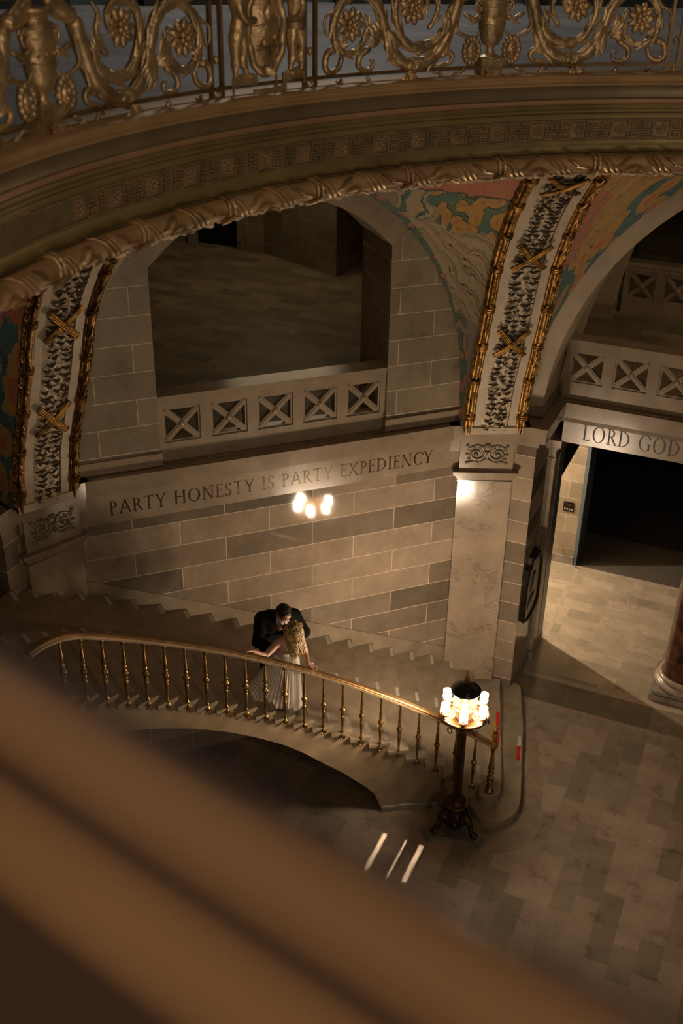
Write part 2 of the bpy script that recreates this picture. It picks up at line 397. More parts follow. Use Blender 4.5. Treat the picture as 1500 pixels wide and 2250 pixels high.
    def done(self):
        nz = N(self.nt, 'ShaderNodeTexNoise'); nz.inputs['Scale'].default_value = 14; self.nt.links.new(self.raw, nz.inputs['Vector'])
        r = ramp(self.nt, [(0.3, (0.85,0.85,0.85)), (0.7, (1.1,1.1,1.1))]); self.nt.links.new(nz.outputs['Fac'], r.inputs[0])
        x = N(self.nt, 'ShaderNodeMix', data_type='RGBA', blend_type='MULTIPLY'); x.inputs[0].default_value = 1; self.nt.links.new(self.col, x.inputs[6]); self.nt.links.new(r.outputs[0], x.inputs[7])
        self.nt.links.new(x.outputs[2], self.b.inputs['Base Color']); self.b.inputs['Roughness'].default_value = 0.6; return self.m
CORAL = (0.561,0.213,0.116); OCHRE = (0.573,0.342,0.104); CREAM = (0.537,0.433,0.287); TEAL = (0.104,0.226,0.201); BLUE = (0.073,0.152,0.201); SAND = (0.439,0.336,0.207); ROSE = (0.561,0.244,0.207); LINE = (0.07,0.085,0.075); LILAC = (0.378,0.317,0.275); GREEN = (0.159,0.232,0.146)
def mural_bridge(name, seed):
    """cream draperies and stonework, coral sky above, leaves and flowers along the arch"""
    P = Paint(name, LILAC, seed)
    P.over(P.band(P.v, 1.75, 3.75), P.folds(0.62, [(0.0,CREAM),(0.22,LINE),(0.26,SAND),(0.5,LINE),(0.54,CREAM),(0.76,OCHRE),(0.84,LINE),(0.88,CREAM)], 6.0, 0.9))
    P.over(P.mul(P.step(P.v, 3.1), P.step(P.u, 0.55)), P.folds(0.55, [(0.0,SAND),(0.3,TEAL),(0.36,CREAM),(0.62,LINE),(0.66,TEAL),(0.84,CREAM)], 7.0, -0.6))
    P.over(P.mul(P.band(P.v, 3.15, 3.8), P.step(P.u, 1.0, False)), P.blobs(3.6, [(0.0,CORAL),(0.12,OCHRE),(0.40,LINE),(0.46,GREEN),(0.6,TEAL)])[0])
    P.over(P.mul(P.step(P.v, 3.72), P.step(P.u, 1.35, False)), LINE)
    P.over(P.mul(P.step(P.v, 3.76), P.step(P.u, 1.30, False)), CORAL)
    P.over(P.mul(P.step(P.v, 4.28), P.band(P.u, 0.3, 2.4)), P.blobs(2.6, [(0.0,SAND),(0.2,OCHRE),(0.42,LINE),(0.48,TEAL)])[0])
    # flowers beside the arch (lower part) and foliage higher up
    sp = N(P.nt, 'ShaderNodeSeparateXYZ'); P.nt.links.new(P.raw, sp.inputs[0])
    sq = N(P.nt, 'ShaderNodeUVMap'); sq.uv_map = 'paint01'; s2 = N(P.nt, 'ShaderNodeSeparateXYZ'); P.nt.links.new(sq.outputs[0], s2.inputs[0])
    e = P.step(s2.outputs[0], 0.86); lo = P.step(P.v, 1.45, False)
    P.over(P.mul(lo, P.step(s2.outputs[0], 0.42)), P.blobs(4.0, [(0.0,OCHRE),(0.10,ROSE),(0.40,LINE),(0.47,TEAL)])[0])
    P.over(P.mul(P.band(P.v, 1.2, 1.75), P.step(s2.outputs[0], 0.5)), P.blobs(4.6, [(0.0,TEAL),(0.1,GREEN),(0.46,LINE),(0.53,SAND)])[0])
    P.over(P.mul(e, P.step(P.v, 1.7)), P.blobs(4.6, [(0.0,ROSE),(0.26,LINE),(0.33,TEAL),(0.5,GREEN)])[0])
    return P.done()
def mural_leaves(name, seed, dim=1.0):
    """big orange and ochre leaves outlined on blue-green"""
    P = Paint(name, TEAL, seed)
    P.over(P.step(P.v, -1.0), P.folds(1.1, [(0.0,TEAL),(0.3,BLUE),(0.38,GREEN),(0.6,LINE),(0.66,TEAL),(0.85,BLUE)], 9.0, 0.4))
    c, d = P.blobs(3.0, [(0.0,CORAL),(0.22,OCHRE),(0.40,SAND),(0.46,BLUE)], (1.0,0.62,1), 0.75)
    P.over(P.step(d, 0.52, False), c)
    P.over(P.mul(P.step(P.v, 2.9), P.step(P.u, 1.1, False)), P.folds(0.75, [(0.0,OCHRE),(0.34,LINE),(0.39,SAND),(0.62,OCHRE),(0.80,BLUE),(0.88,OCHRE)], 5.0, 0.7))
    P.over(P.mul(P.band(P.v, 2.7, 3.7), P.step(P.u, 0.42, False)), P.folds(1.0, [(0.0,CORAL),(0.45,ROSE),(0.6,BLUE),(0.72,LILAC),(0.86,CORAL)], 6.0, 0.5))
    P.over(P.mul(P.step(P.v, 3.8), P.step(P.u, 1.2)), P.blobs(2.2, [(0.0,CORAL),(0.22,OCHRE),(0.45,LINE),(0.52,TEAL)], (1,0.7,1), 0.6)[0])
    return P.done()
M['mural1'] = mural_bridge('mural_bridge', 2.0); M['mural2'] = mural_leaves('mural_leaves', 5.0); M['mural3'] = mural_bridge('mural_foliage', 8.3); M['mural4'] = mural_leaves('mural_garden', 11.4)
# ------------------------------------------------------------------ structure
AP = 10.197      # distance of the closed bay walls from the axis
BY = 9.52        # distance of the open bay walls
FA, FB, FP = frame(45), frame(0), frame(22.5)
Z2 = 4.97        # second floor
Z3 = 10.36       # gallery floor
RG = 4.70        # gallery edge radius

# floor
m = MB(); m.box(-13, 9, -9, 9.30, -0.2, 0.0)
floor = struct(m.build('floor', M['floor']))
m = MB(); m.box(-4.3, 9, 9.30, 9.64, -0.2, 0.0); struct(m.build('trim_1', M['border_light']))
m = MB(); m.box(-4.3, 9, 9.64, 10.245, -0.2, 0.0); struct(m.build('trim_2', M['border']))
m = MB(); m.box(-4.3, 9, 10.245, 10.37, -0.2, 0.0); struct(m.build('trim_3', M['border_light']))
m = MB(); m.box(-12, -2.02, 10.37, 11.50, -0.2, 0.0); m.box(-2.02, 9, 10.37, 11.5, -0.2, 0.0)
struct(m.build('floor.001', M['floor_passage']))
m = MB(); m.box(-12, 9, 11.50, 14.17, -0.2, 0.0); struct(m.build('floor.002', M['floor_passage']))
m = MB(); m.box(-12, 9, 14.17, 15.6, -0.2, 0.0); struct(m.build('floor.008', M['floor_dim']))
m = MB(); m.box(-12, 9, 15.6, 24, -0.2, 0.0); struct(m.build('floor.007', M['dark']))  # near-black floor colour stands for the unlit hall beyond
m = MB(); m.box(-4.07, -3.97, 11.5, 14.10, 0.0, 0.002); m.box(-12, 9, 14.07, 14.17, 0.0, 0.002); struct(m.build('trim_4', M['border_light']))

# closed bay wall: below
m = MB(FA); m.box(-3.30, 3.30, AP, AP+0.5, 0, 4.235)
struct(m.build('wall_northwest', M['wall']))
m = MB(FA); m.box(-3.30, 3.30, AP-0.004, AP+0.5, 4.235, 4.72)
struct(m.build('wall_northwest.001', M['lintel']))
def cornice(mb, s0, s1, o, back, z0=4.715):
    mb.box(s0, s1, o-0.055, back, z0, z0+0.20)
    mb.box(s0-0.012, s1+0.012, o-0.070, back, z0+0.20, z0+0.232)
    mb.box(s0+0.006, s1-0.006, o-0.035, back, z0-0.022, z0)
m = MB(FA); cornice(m, -3.27, 3.27, AP-0.03, AP+0.5); struct(m.build('trim_5', M['plain']))

def bay_pier(mirror):
    """the pier between a closed and an open bay with its pilaster; mirrored for the far side"""
    m = MB(); m.prism([(-4.90, 9.52), (-4.13, 9.52), (-4.13, 11.41), (-8.5, 11.41), (-8.5, 6.3)], 0, 4.72)
    struct(m.build('wall_north' if not mirror else 'wall_west', M['wall'], mirror=mirror))
    m = MB(); m.box(-4.88, -3.995, 9.46, 10.75, 4.715, 4.915); m.box(-4.88, -3.98, 9.448, 10.75, 4.915, 4.947); m.box(-4.62, -4.02, 9.48, 10.75, 4.693, 4.715)
    m.box(-4.5, -4.10, 9.50, 10.70, 4.62, 4.693)
    struct(m.build('trim_6' if not mirror else 'trim_7', M['plain'], mirror=mirror))
    # pilaster strip on the jamb
    m = MB(); m.box(-4.25, -4.07, 10.72, 11.41, 0, 4.16); m.box(-4.25, -4.05, 10.68, 11.43, 0, 0.16)
    struct(m.build('wall_north.001' if not mirror else 'wall_west.001', M['wall_corridor'], mirror=mirror))
    m = MB(); m.box(-4.25, -4.035, 10.68, 11.44, 4.09, 4.15); m.box(-4.25, -3.985, 10.63, 11.48, 4.15, 4.27); m.box(-4.25, -4.05, 10.70, 11.42, 3.90, 3.93)
    struct(m.build('trim_8' if not mirror else 'trim_9', M['plain'], mirror=mirror))
    # base moulding of the jamb
    m = MB(); m.box(-4.3, -4.118, 9.54, 10.72, 0, 0.15); m.box(-4.3, -4.105, 9.54, 10.72, 0, 0.06)
    struct(m.build('baseboard_north' if not mirror else 'baseboard_west', M['grey_stone'], mirror=mirror))
bay_pier(False); bay_pier(True)

FPT = frame(20.3)
def pilaster(mirror, label, s0=-0.890):
    _c = Matrix.Rotation(R(-20.3), 3, 'Z')@Vector(FP((s0, 10.419, 0))); PT, OT = _c.x-s0, _c.y
    t = thing('pilaster', label, 'pilaster', FP((s0, 10.42, 0)) if not mirror else (-FP((s0,10.42,0))[1], -FP((s0,10.42,0))[0], 0), 'stone pilasters of the rotunda corners')
    w = 0.405
    m = MB(FPT); sT = s0+PT; m.box(sT-w, sT+w, OT, 10.95, 0, 4.01); m.box(sT-w-0.012, sT+w+0.012, OT-0.014, 10.95, 4.01, 4.03)
    m.build('shaft', M['pilaster'], t, mirror=mirror)
    m = MB(FP)
    for z0, z1, e in ((4.03,4.055,0.0),(4.055,4.085,0.015),(4.085,4.125,0.035),(4.125,4.16,0.06),(4.16,4.20,0.085)):
        m.box(s0-w-e, s0+w+e, 10.419-e, 10.95, z0, z1)
    m.build('capital', M['plain'], t, mirror=mirror)
    m = MB(FP); m.box(s0-0.40, s0+0.40, 10.405, 10.95, 4.20, 4.70)
    blk = m.build('frieze_block', M['plain'], t, mirror=mirror)
    m = MB(FP); m.box(-1.70, -0.45, 10.44, 11.4, 4.5, 4.925); m.build('backing', M['plain'], t, mirror=mirror)
    # carved relief: two mirrored scrolls rising from a shell
    m = MB(FP); o = 10.398; zc = 4.475
    for sg in (-1, 1):
        pts = []
        for k in range(26):
            a = k/25*2.2*PI; rr = 0.115-0.085*k/25
            pts.append((s0+sg*(0.155+rr*math.cos(a+PI*0.9)*1.15), o, zc+0.01+rr*math.sin(a+PI*0.9)))
        m.tube(pts, [0.026-0.012*k/25 for k in range(26)], 7)
        m.tube(catmull([(s0+sg*0.03,o,zc-0.05),(s0+sg*0.06,o,zc+0.09),(s0+sg*0.15,o,zc+0.145),(s0+sg*0.26,o,zc+0.10),(s0+sg*0.30,o,zc+0.14)],6), 0.017, 6)
        m.tube(catmull([(s0+sg*0.02,o,zc-0.08),(s0+sg*0.12,o,zc-0.135),(s0+sg*0.22,o,zc-0.12),(s0+sg*0.30,o,zc-0.15)],6), 0.016, 6)
        for k in range(9):
            a = k/9*2*PI; m.ball((s0+sg*(0.165+0.13*math.cos(a)), o, zc+0.115*math.sin(a)), 0.026, 0.02, 0.02, 6, 4)
        m.ball((s0+sg*0.165, o-0.008, zc+0.0), 0.035, 0.025, 0.035, 8, 5)
        m.ball((s0+sg*0.295, o, zc+0.14), 0.025, 0.02, 0.025, 6, 4); m.ball((s0+sg*0.295, o, zc-0.14), 0.022, 0.02, 0.022, 6, 4)
    for k in range(7):
        a = PI*(0.15+0.7*k/6); m.ball((s0+0.06*math.cos(a), o, zc+0.085+0.06*math.sin(a)), 0.018, 0.02, 0.035, 6, 4)
    m.ball((s0, o-0.005, zc-0.01), 0.016, 0.02, 0.075, 8, 5)
    m.build('carved_relief', M['relief'], blk, smooth=True, mirror=mirror)
    m = MB(FP)
    e = 0.575; m.box(s0+0.012-e, s0+0.012+e, 10.365, 11.0, 4.715, 4.915); m.box(s0+0.012-e-0.012, s0+0.012+e+0.012, 10.352, 11.0, 4.915, 4.947); m.box(s0-e+0.03, s0+e-0.01, 10.385, 11.0, 4.693, 4.715)
    m.build('cornice_block', M['plain'], t, mirror=mirror)
    return t
pilaster(False, 'pale stone pilaster with carved frieze block, its foot behind the lit lamp standard')
pilaster(True, 'dim stone pilaster with carved frieze block at the upper left end of the stairs')

# lintel of the open bay, with its cornice and soffit
m = MB(); m.box(-4.0, 5, 10.66, 11.42, 4.265, 4.70); struct(m.build('wall_north.002', M['lintel']))
m = MB()
m.box(-4.0, 5, 10.61, 11.42, 4.715, 4.915); m.box(-4.0, 5, 10.595, 11.42, 4.915, 4.947); m.box(-4.0, 5, 10.632, 11.42, 4.69, 4.715)
struct(m.build('trim_10', M['plain']))
# passage behind: back wall with a wide dark opening, inner wall, ceiling
m = MB(); m.box(-12, -4.11, 14.17, 14.60, 0, 4.3); struct(m.build('wall_passage', M['wall_corridor']))
m = MB(); m.box(-4.115, -4.085, 14.15, 14.95, 0, 4.3); m.box(-4.14, -4.07, 14.14, 14.22, 0, 4.3); struct(m.build('door_1', M['jamb_blue']))
m = MB(); m.box(-12, -4.12, 14.14, 14.20, 0, 0.17); struct(m.build('baseboard_passage', M['grey_stone']))
m = MB(); m.box(-4.095, -4.064, 11.06, 11.418, 0.0, 4.09); struct(m.build('trim_11', M['jamb_blue']))
m = MB(); m.box(-12, 9, 11.42, 24, 4.27, 4.6); struct(m.build('ceiling', M['plaster']))
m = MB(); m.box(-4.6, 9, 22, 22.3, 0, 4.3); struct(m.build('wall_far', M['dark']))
m = MB(); m.box(-12.2, -12, 11.0, 14.6, 0, 4.4); struct(m.build('wall_passage.001', M['wall_corridor']))

# second floor slabs
m = MB(); m.box(-4.13, 9, 10.64, 24, 4.62, Z2); struct(m.build('floor.003', M['floor_upper']))
m = MB(); m.prism([(-4.13, 10.36), (-4.13, 24), (-24, 24), (-24, 4.13), (-10.36, 4.13)], 4.75, Z2); struct(m.build('floor.004', M['floor_upper']))
m = MB(); m.prism([(-10.64, 4.13), (-24, 4.13), (-24, -9), (-10.64, -9)], 4.62, Z2); struct(m.build('floor.005', M['floor_upper']))

# closed bay wall: above, with its arched opening
UO = AP+0.05
def arc_in(n):      # inner edge of the opening, right to left
    pts = [(1.63, Z2), (1.63, 7.64)]; a0 = math.atan2(7.64-6.28, 1.63)
    for k in range(1, n): a = a0+(PI-2*a0)*k/n; r = 2.115; pts.append((r*math.cos(a), 6.28-0.01+r*math.sin(a)))
    return pts+[(-1.63, 7.64), (-1.63, Z2)]
def arch_a(s):      # painted vault edge on the closed bay wall
    return 5.40+3.28*math.sqrt(max(0, 1-(s/2.78)**2))
m = MB(FA)
for sg in (1, -1):
    # pier with courses, top cut along the joint
    xs = sg*1.63
    poly = [(xs, Z2), (xs, 7.64), (sg*2.06, 8.03), (sg*3.35, 8.03), (sg*3.35, Z2)]
    m.extrude([(s, UO, z) for s, z in poly], (0, 1.0, 0))
struct(m.build('wall_northwest.002', M['wall_upper']))
m = MB(FA)
for sg in (1, -1): m.box(min(sg*1.61, sg*3.35), max(sg*1.61, sg*3.35), UO-0.035, UO+0.96, Z2, 5.145)
struct(m.build('baseboard_northwest', M['plain']))
# archivolt
inn = arc_in(24)[1:-1]; n = len(inn); out = []
for s, z in inn:
    a = math.atan2(z-6.28, s); out.append((math.cos(a)*2.74, 6.28+math.sin(a)*2.74+0.0))
m = MB(FA)
rows = [[(s, UO, z) for s, z in out], [(s, UO, z) for s, z in inn], [(s, UO+1.0, z) for s, z in inn]]
m.grid(rows); struct(m.build('trim_12', M['plain']))
m = MB(FA); m.grid([[(s, UO, z) for s, z in [(x, 9.9) for x, _ in out]], [(s, UO, z) for s, z in out]]); m.box(-3.3, -2.05, UO+.02, UO+0.9, 8.03, 9.9); m.box(2.05, 3.3, UO+.02, UO+0.9, 8.03, 9.9); m.box(-2.1, 2.1, UO+0.02, UO+0.9, 9.1, 9.9)
struct(m.build('wall_northwest.003', M['plaster']))

# corridor behind the closed bay
m = MB(); m.box(-24, -13.58, 15.82, 16.2, Z2, 10); m.box(-13.58, -12.48, 15.82, 16.2, 7.4, 10); m.box(-12.48, -11.87, 15.82, 16.2, Z2, 10)
m.prism([(-11.87, 15.82), (-9.77, 14.93), (-9.77, 17.5), (-11.87, 17.5)], Z2, 10)
struct(m.build('wall_corridor', M['wall_corridor']))
m = MB(); m.box(-13.72, -13.58, 15.74, 15.84, Z2, 7.55); m.box(-12.48, -12.34, 15.74, 15.84, Z2, 7.55); m.box(-13.72, -12.34, 15.74, 15.84, 7.4, 7.55)
fr = m.build('door_2', M['wall_corridor']); struct(fr)
m = MB(); m.box(-13.58, -12.48, 15.95, 16.0, Z2+0.02, 7.4); m.box(-13.5, -13.06, 15.93, 15.96, Z2+0.25, 6.0); m.box(-13.0, -12.56, 15.93, 15.96, Z2+0.25, 6.0); m.build('door_panel', M['black'], fr)
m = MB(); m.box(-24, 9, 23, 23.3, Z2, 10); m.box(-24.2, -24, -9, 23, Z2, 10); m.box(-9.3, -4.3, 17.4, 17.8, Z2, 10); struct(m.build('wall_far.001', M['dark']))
m = MB()
for k in range(48):
    a0 = 2*PI*k/48; a1 = 2*PI*(k+1)/48
    vs = []
    for z in (9.98, Z3):
        for rr, a in ((5.0,a0),(5.0,a1),(26,a1),(26,a0)): vs.append((rr*math.cos(a), rr*math.sin(a), z))
    m.add(vs, [(3,2,1,0),(4,5,6,7),(0,1,5,4),(2,3,7,6)])
struct(m.build('ceiling.001', M['gallery_floor']))

# open bay: broad plaster arch, second arch behind, jambs (also mirrored for the bay at the left edge)
BR, BZ = 4.42, 4.94
def open_bay(mirror):
    m = MB(); n = 40
    def arc(r, y, z0=Z2):
        pts = []
        for k in range(n+1):
            a = PI*k/n; pts.append((-r*math.cos(a), y, max(z0, BZ+r*math.sin(a))))
        return pts
    ri = 4.19
    rows = [arc(4.75, 9.80), arc(ri, 9.86), arc(ri, 12.10), arc(4.8, 12.12)]
    m.grid(rows, flip=True)
    m.grid([[(p[0], 9.80, 9.95) for p in rows[0]], rows[0]], flip=True)
    struct(m.build('trim_13' if not mirror else 'trim_14', M['plaster'], smooth=True, mirror=mirror))
    m = MB(); m.box(-4.75, -4.165, 9.82, 12.1, Z2, 5.12); m.box(4.165, 4.75, 9.82, 12.1, Z2, 5.12)
    struct(m.build('baseboard_bay' if not mirror else 'baseboard_bay.001', M['grey_stone'], mirror=mirror))
    m = MB(); rows = [arc(5.2, 14.85), arc(ri, 14.9), arc(ri, 15.3), arc(5.2, 15.32)]; m.grid(rows, flip=True)
    m.grid([[(p[0], 14.85, 9.98) for p in rows[0]], rows[0]], flip=True)
    struct(m.build('trim_15' if not mirror else 'trim_16', M['plaster'], smooth=True, mirror=mirror))
    m = MB(); m.box(-5.2, -4.17, 14.84, 15.32, Z2, 5.2); m.box(-6, -4.75, 12.1, 14.9, Z2, 9.97)
    struct(m.build('wall_bay' if not mirror else 'wall_bay.001', M['plain'], mirror=mirror))
open_bay(False); open_bay(True)

# column of the open bay
t = thing('marble_column', 'polished red-brown marble column on a grey plinth at the right edge', 'column', (-1.495, 10.95, 0))
m = MB(); m.box(-1.995, -0.995, 10.45, 11.445, 0, 0.10); m.box(-1.96, -1.03, 10.485, 11.41, 0.10, 0.16); m.build('plinth', M['grey_stone'], t)
m = MB(); m.lathe([(0.47,0.16),(0.50,0.19),(0.50,0.23),(0.47,0.265),(0.43,0.27),(0.42,0.29),(0.45,0.31),(0.455,0.335),(0.43,0.36),(0.40,0.37)], (-1.495,10.95,0), 40); m.build('base', M['plain'], t, smooth=True)
m = MB(); m.lathe([(0.40,0.37),(0.375,0.42),(0.37,1.5),(0.345,3.7),(0.34,3.85)], (-1.495,10.95,0), 40); m.build('shaft', M['red_marble'], t, smooth=True)
m = MB(); m.lathe([(0.36,3.85),(0.37,3.9),(0.35,3.93),(0.40,4.08),(0.44,4.12)], (-1.495,10.95,0), 32); m.box(-1.97,-1.02,10.48,11.42,4.12,4.265); m.build('capital', M['plain'], t)

# ------------------------------------------------------------------ stone balustrades of the second floor
def stone_balustrade(xf, s0, s1, o, n, label, mirror=False, z0=Z2):
    t = thing('stone_balustrade', label, 'balustrade', xf(((s0+s1)/2, o, z0)), 'stone balustrades of the second floor')
    d = 0.20
    m = MB(xf); m.box(s0, s1, o, o+d, z0, z0+0.22); m.build('base_rail', M['plain'], t)
    m = MB(xf); m.box(s0, s1, o-0.02, o+d+0.05, z0+0.81, z0+0.89); m.box(s0, s1, o-0.045, o+d+0.07, z0+0.89, z0+0.955); m.build('top_rail', M['plain'], t)
    w = (s1-s0)/n
    for i in range(n):
        a = s0+i*w; b = a+w; e = 0.075; za, zb = z0+0.22, z0+0.81
        m = MB(xf)
        m.box(a, a+e, o, o+d, za, zb); m.box(b-e, b, o, o+d, za, zb); m.box(a+e, b-e, o, o+d, za, za+0.05); m.box(a+e, b-e, o, o+d, zb-0.05, zb)
        p = m.build('panel', M['plain'], t)
        ia, ib, ja, jb = a+e, b-e, za+0.05, zb-0.05; g = 0.028
        m = MB(xf); oo = o+0.02
        m.box(ia, ia+g, oo, oo+0.12, ja, jb); m.box(ib-g, ib, oo, oo+0.12, ja, jb); m.box(ia+g, ib-g, oo, oo+0.12, ja, ja+g); m.box(ia+g, ib-g, oo, oo+0.12, jb-g, jb)
        for (p0, p1, dd) in (((ia+g,ja+g),(ib-g,jb-g),0), ((ia+g,jb-g),(ib-g,ja+g),0.004)):
            v = Vector((p1[0]-p0[0], 0, p1[1]-p0[1])); L = v.length; v.normalize(); nrm = Vector((-v.z, 0, v.x))*0.042
            P0 = Vector((p0[0], oo-0.006+dd, p0[1])); P1 = Vector((p1[0], oo-0.006+dd, p1[1]))
            m.extrude([P0+nrm, P0-nrm, P1-nrm, P1+nrm], (0, 0.10, 0))
            P0 = P0+Vector((0,-0.008,0)); P1 = P1+Vector((0,-0.008,0)); q = nrm*0.45
            m.extrude([P0+q, P0-q, P1-q, P1+q], (0, 0.02, 0))
        m.build('cross', M['plain'], p)
        m = MB(xf); c = ((ia+ib)/2, oo-0.012, (ja+jb)/2)
        m.ball(c, 0.045, 0.022, 0.045, 12, 6); m.build('boss', M['plain'], p, smooth=True)
    return t
stone_balustrade(FA, -1.63, 1.63, UO+0.06, 5, 'pierced stone balustrade of five crossed panels above the long inscription')
stone_balustrade(FB, -4.10, 0.55, 10.74, 7, 'pale pierced stone balustrade directly above the short inscription at right')
stone_balustrade(FB, -4.10, -0.2, 15.32, 6, 'dim brown stone balustrade farther back inside the right arch')
# ------------------------------------------------------------------ gallery ring
def ring_sweep(mb, prof, a0=0, a1=360, n=192):
    rows = []
    full = abs(a1-a0) >= 360
    for k in range(n if full else n+1):
        a = R(a0+(a1-a0)*k/n); c, s = math.cos(a), math.sin(a)
        rows.append([(r*c, r*s, z) for r, z in prof])
    if full: rows.append(rows[0])
    mb.grid(rows)
def ring(name, prof, mat):
    m = MB(); ring_sweep(m, prof); return struct(m.build(name, mat, smooth=True))
ring('trim_20', [(5.02,10.365),(5.02,10.455),(4.715,10.455),(4.70,10.448),(4.69,10.436),(4.690,10.428),(4.702,10.422),(4.702,10.402),(4.692,10.396),(4.682,10.388),(4.682,10.378),(4.70,10.372),(4.712,10.372)], M['ring1'])
ring('trim_21', [(4.712,10.372),(4.708,10.368),(4.708,10.284),(4.716,10.280)], M['ring3'])
ring('trim_22', [(4.716,10.280),(4.700,10.276),(4.702,10.262),(4.710,10.240),(4.716,10.236)], M['ring4'])
ring('trim_23', [(4.716,10.236),(4.706,10.232),(4.706,10.222),(4.722,10.216),(4.722,10.206),(4.710,10.200),(4.707,10.191),(4.712,10.180),(4.724,10.174)], M['ring2'])
ring('trim_24', [(4.724,10.174),(4.716,10.170),(4.718,10.140),(4.722,10.132),(4.726,10.128)], M['ring2'])
key_ground = ring('trim_25', [(4.726,10.128),(4.742,9.970)], M['keyback'])
ring('trim_26', [(4.742,9.970),(4.738,9.965),(4.752,9.885),(4.80,9.86),(4.80,9.72),(5.25,9.70),(5.25,9.99)], M['ring2'])

# Greek key and rosettes in relief on the ring
KR = lambda z: 4.726+(10.128-z)*0.1013
def key_xf(p):      # x along the arc (rightwards in the photograph), y outwards from the surface, z up from the band's foot
    z = 9.97+p[2]; r = KR(z)-p[1]; a = R(KEY0)-p[0]/4.735
    return (r*math.cos(a), r*math.sin(a), z)
KEY0 = 131.2
PER = R(4.0909)*4.735
def stroke(mb, pts, w, d):
    for (a, b), (c, e) in zip(pts, pts[1:]):
        x0, x1 = min(a, c)-w/2, max(a, c)+w/2; z0, z1 = min(b, e)-w/2, max(b, e)+w/2
        mb.box(x0, x1, -0.004, d, z0, z1)
m = MB(key_xf)
K_RANGE = range(-12, 14)
for k in K_RANGE:
    xc = (k+0.5)*PER      # divider line halfway between rosettes
    for sg in (1, -1):
        for up in (1, -1):
            Z = lambda z: 0.079+up*z
            stroke(m, [(xc+sg*0.100, Z(0.010)), (xc+sg*0.100, Z(0.060)), (xc+sg*0.022, Z(0.060)), (xc+sg*0.022, Z(0.020)), (xc+sg*0.070, Z(0.020)), (xc+sg*0.070, Z(0.040)), (xc+sg*0.046, Z(0.040))], 0.0105, 0.010)
        stroke(m, [(xc+sg*0.100, 0.079), (xc+sg*0.010, 0.079)], 0.008, 0.010)
    stroke(m, [(xc, 0.006), (xc, 0.152)], 0.006, 0.008)
for s in range(-60, 66):      # frame lines above and below
    x0 = s*0.075
    m.box(x0, x0+0.0745, -0.004, 0.008, 0.148, 0.156); m.box(x0, x0+0.0745, -0.004, 0.008, 0.002, 0.010)
kf = m.build('greek_key_frieze', M['key'], key_ground)
for k in K_RANGE:
    m = MB(key_xf); xc = k*PER; kind = k % 3
    def disc(r, d, nn=20, sc=0):
        vs = [(xc+r*(1+sc*math.cos(8*2*PI*i/nn))*math.cos(2*PI*i/nn), d*0.2, 0.079+r*(1+sc*math.cos(8*2*PI*i/nn))*math.sin(2*PI*i/nn)) for i in range(nn)]+[(xc, d, 0.079)]
        m.add(vs, [(i, (i+1) % nn, nn) for i in range(nn)])
    m.box(xc-0.055, xc+0.055, -0.004, 0.002, 0.024, 0.134)
    disc(0.048, 0.012, 40, 0.05)
    for i in range(8):
        a = 2*PI*i/8+0.2*kind; rr = 0.032
        m.ball((xc+rr*math.cos(a), 0.010, 0.079+rr*math.sin(a)), 0.011+0.002*kind, 0.007, 0.011, 6, 4)
    m.ball((xc, 0.014, 0.079), 0.014+0.003*(kind == 0), 0.010, 0.014, 8, 5)
    m.build('rosette', M['key'], key_ground, smooth=True)

# bundled wreath under the ring
wr = thing('wreath_moulding', 'thick ribbon-bound gilded wreath running along the lower edge of the round ring', 'moulding', (0, 4.76, 9.79))
WRR, WRZ = 4.745, 9.795
def wp(az, r, z): return (r*math.cos(R(az)), r*math.sin(R(az)), z)
m = MB(); m.tube([wp(a, WRR, WRZ) for a in np.arange(40, 262, 1.5)], 0.066, 10, up=(0,0,1)); m.tube([wp(a, WRR+0.06, WRZ-0.055) for a in np.arange(40, 262, 1.5)], 0.04, 8, up=(0,0,1))
m.build('core', M['ring1'], wr, smooth=True)
az = 84.0; kk = 0
while az < 226:
    # a leaf-tipped ribbon wound round the bundle
    m = MB(); L = 3.0
    for q in range(3):
        pts = []; n = 9
        for i in range(n):
            t = i/(n-1); th = -2.3+3.9*t
            rr = 0.068+0.004*q
            pts.append(wp(az-L*0.5+L*t+0.55*q, WRR-rr*math.cos(th), WRZ+rr*math.sin(th)))
        m.tube(pts, [0.004+0.016*math.sin(PI*i/(n-1))**0.7 for i in range(n)], 6, 0.35)
    if kk % 2 == 0:
        m.tube([wp(az+1.6, WRR+0.075*math.cos(t), WRZ+0.075*math.sin(t)) for t in np.linspace(0, 2*PI, 14)], 0.016, 6)
        m.tube([wp(az+2.1, WRR+0.075*math.cos(t), WRZ+0.075*math.sin(t)) for t in np.linspace(0, 2*PI, 14)], 0.016, 6)
    # loose leaves pointing along the wreath
    for q in range(3):
        a = az+2.2+0.95*q; s = 1 if kk % 2 else -1
        pts = [wp(a+s*d, WRR-0.066-h, WRZ-0.01+0.02*(q-1)+dz) for d, h, dz in ((-0.8,-0.004,0.05*(q-1)),(-0.3,0.016,0.03*(q-1)),(0.3,0.022,-0.01),(0.95,0.006,-0.035))]
        m.tube(pts, [0.012,0.032,0.022,0.002], 6, 0.4)
    m.build('ribbon', M['bronze'] if kk % 3 else M['ring4'], wr, smooth=True)
    az += 4.9; kk += 1
m = MB(); rnd = random.Random(3)
for i in range(330):
    a = 84+i*0.43; s = rnd.uniform(-0.5, 0.5)
    m.ball(wp(a, WRR+0.035+rnd.uniform(-.02,.02), WRZ-0.088+rnd.uniform(-.012,.012)), 0.030, 0.016, 0.014, 6, 4, rot=Matrix.Rotation(R(a+90)+s, 3, 'Z'))
m.build('leaf_fringe', M['garland'], wr, smooth=True)

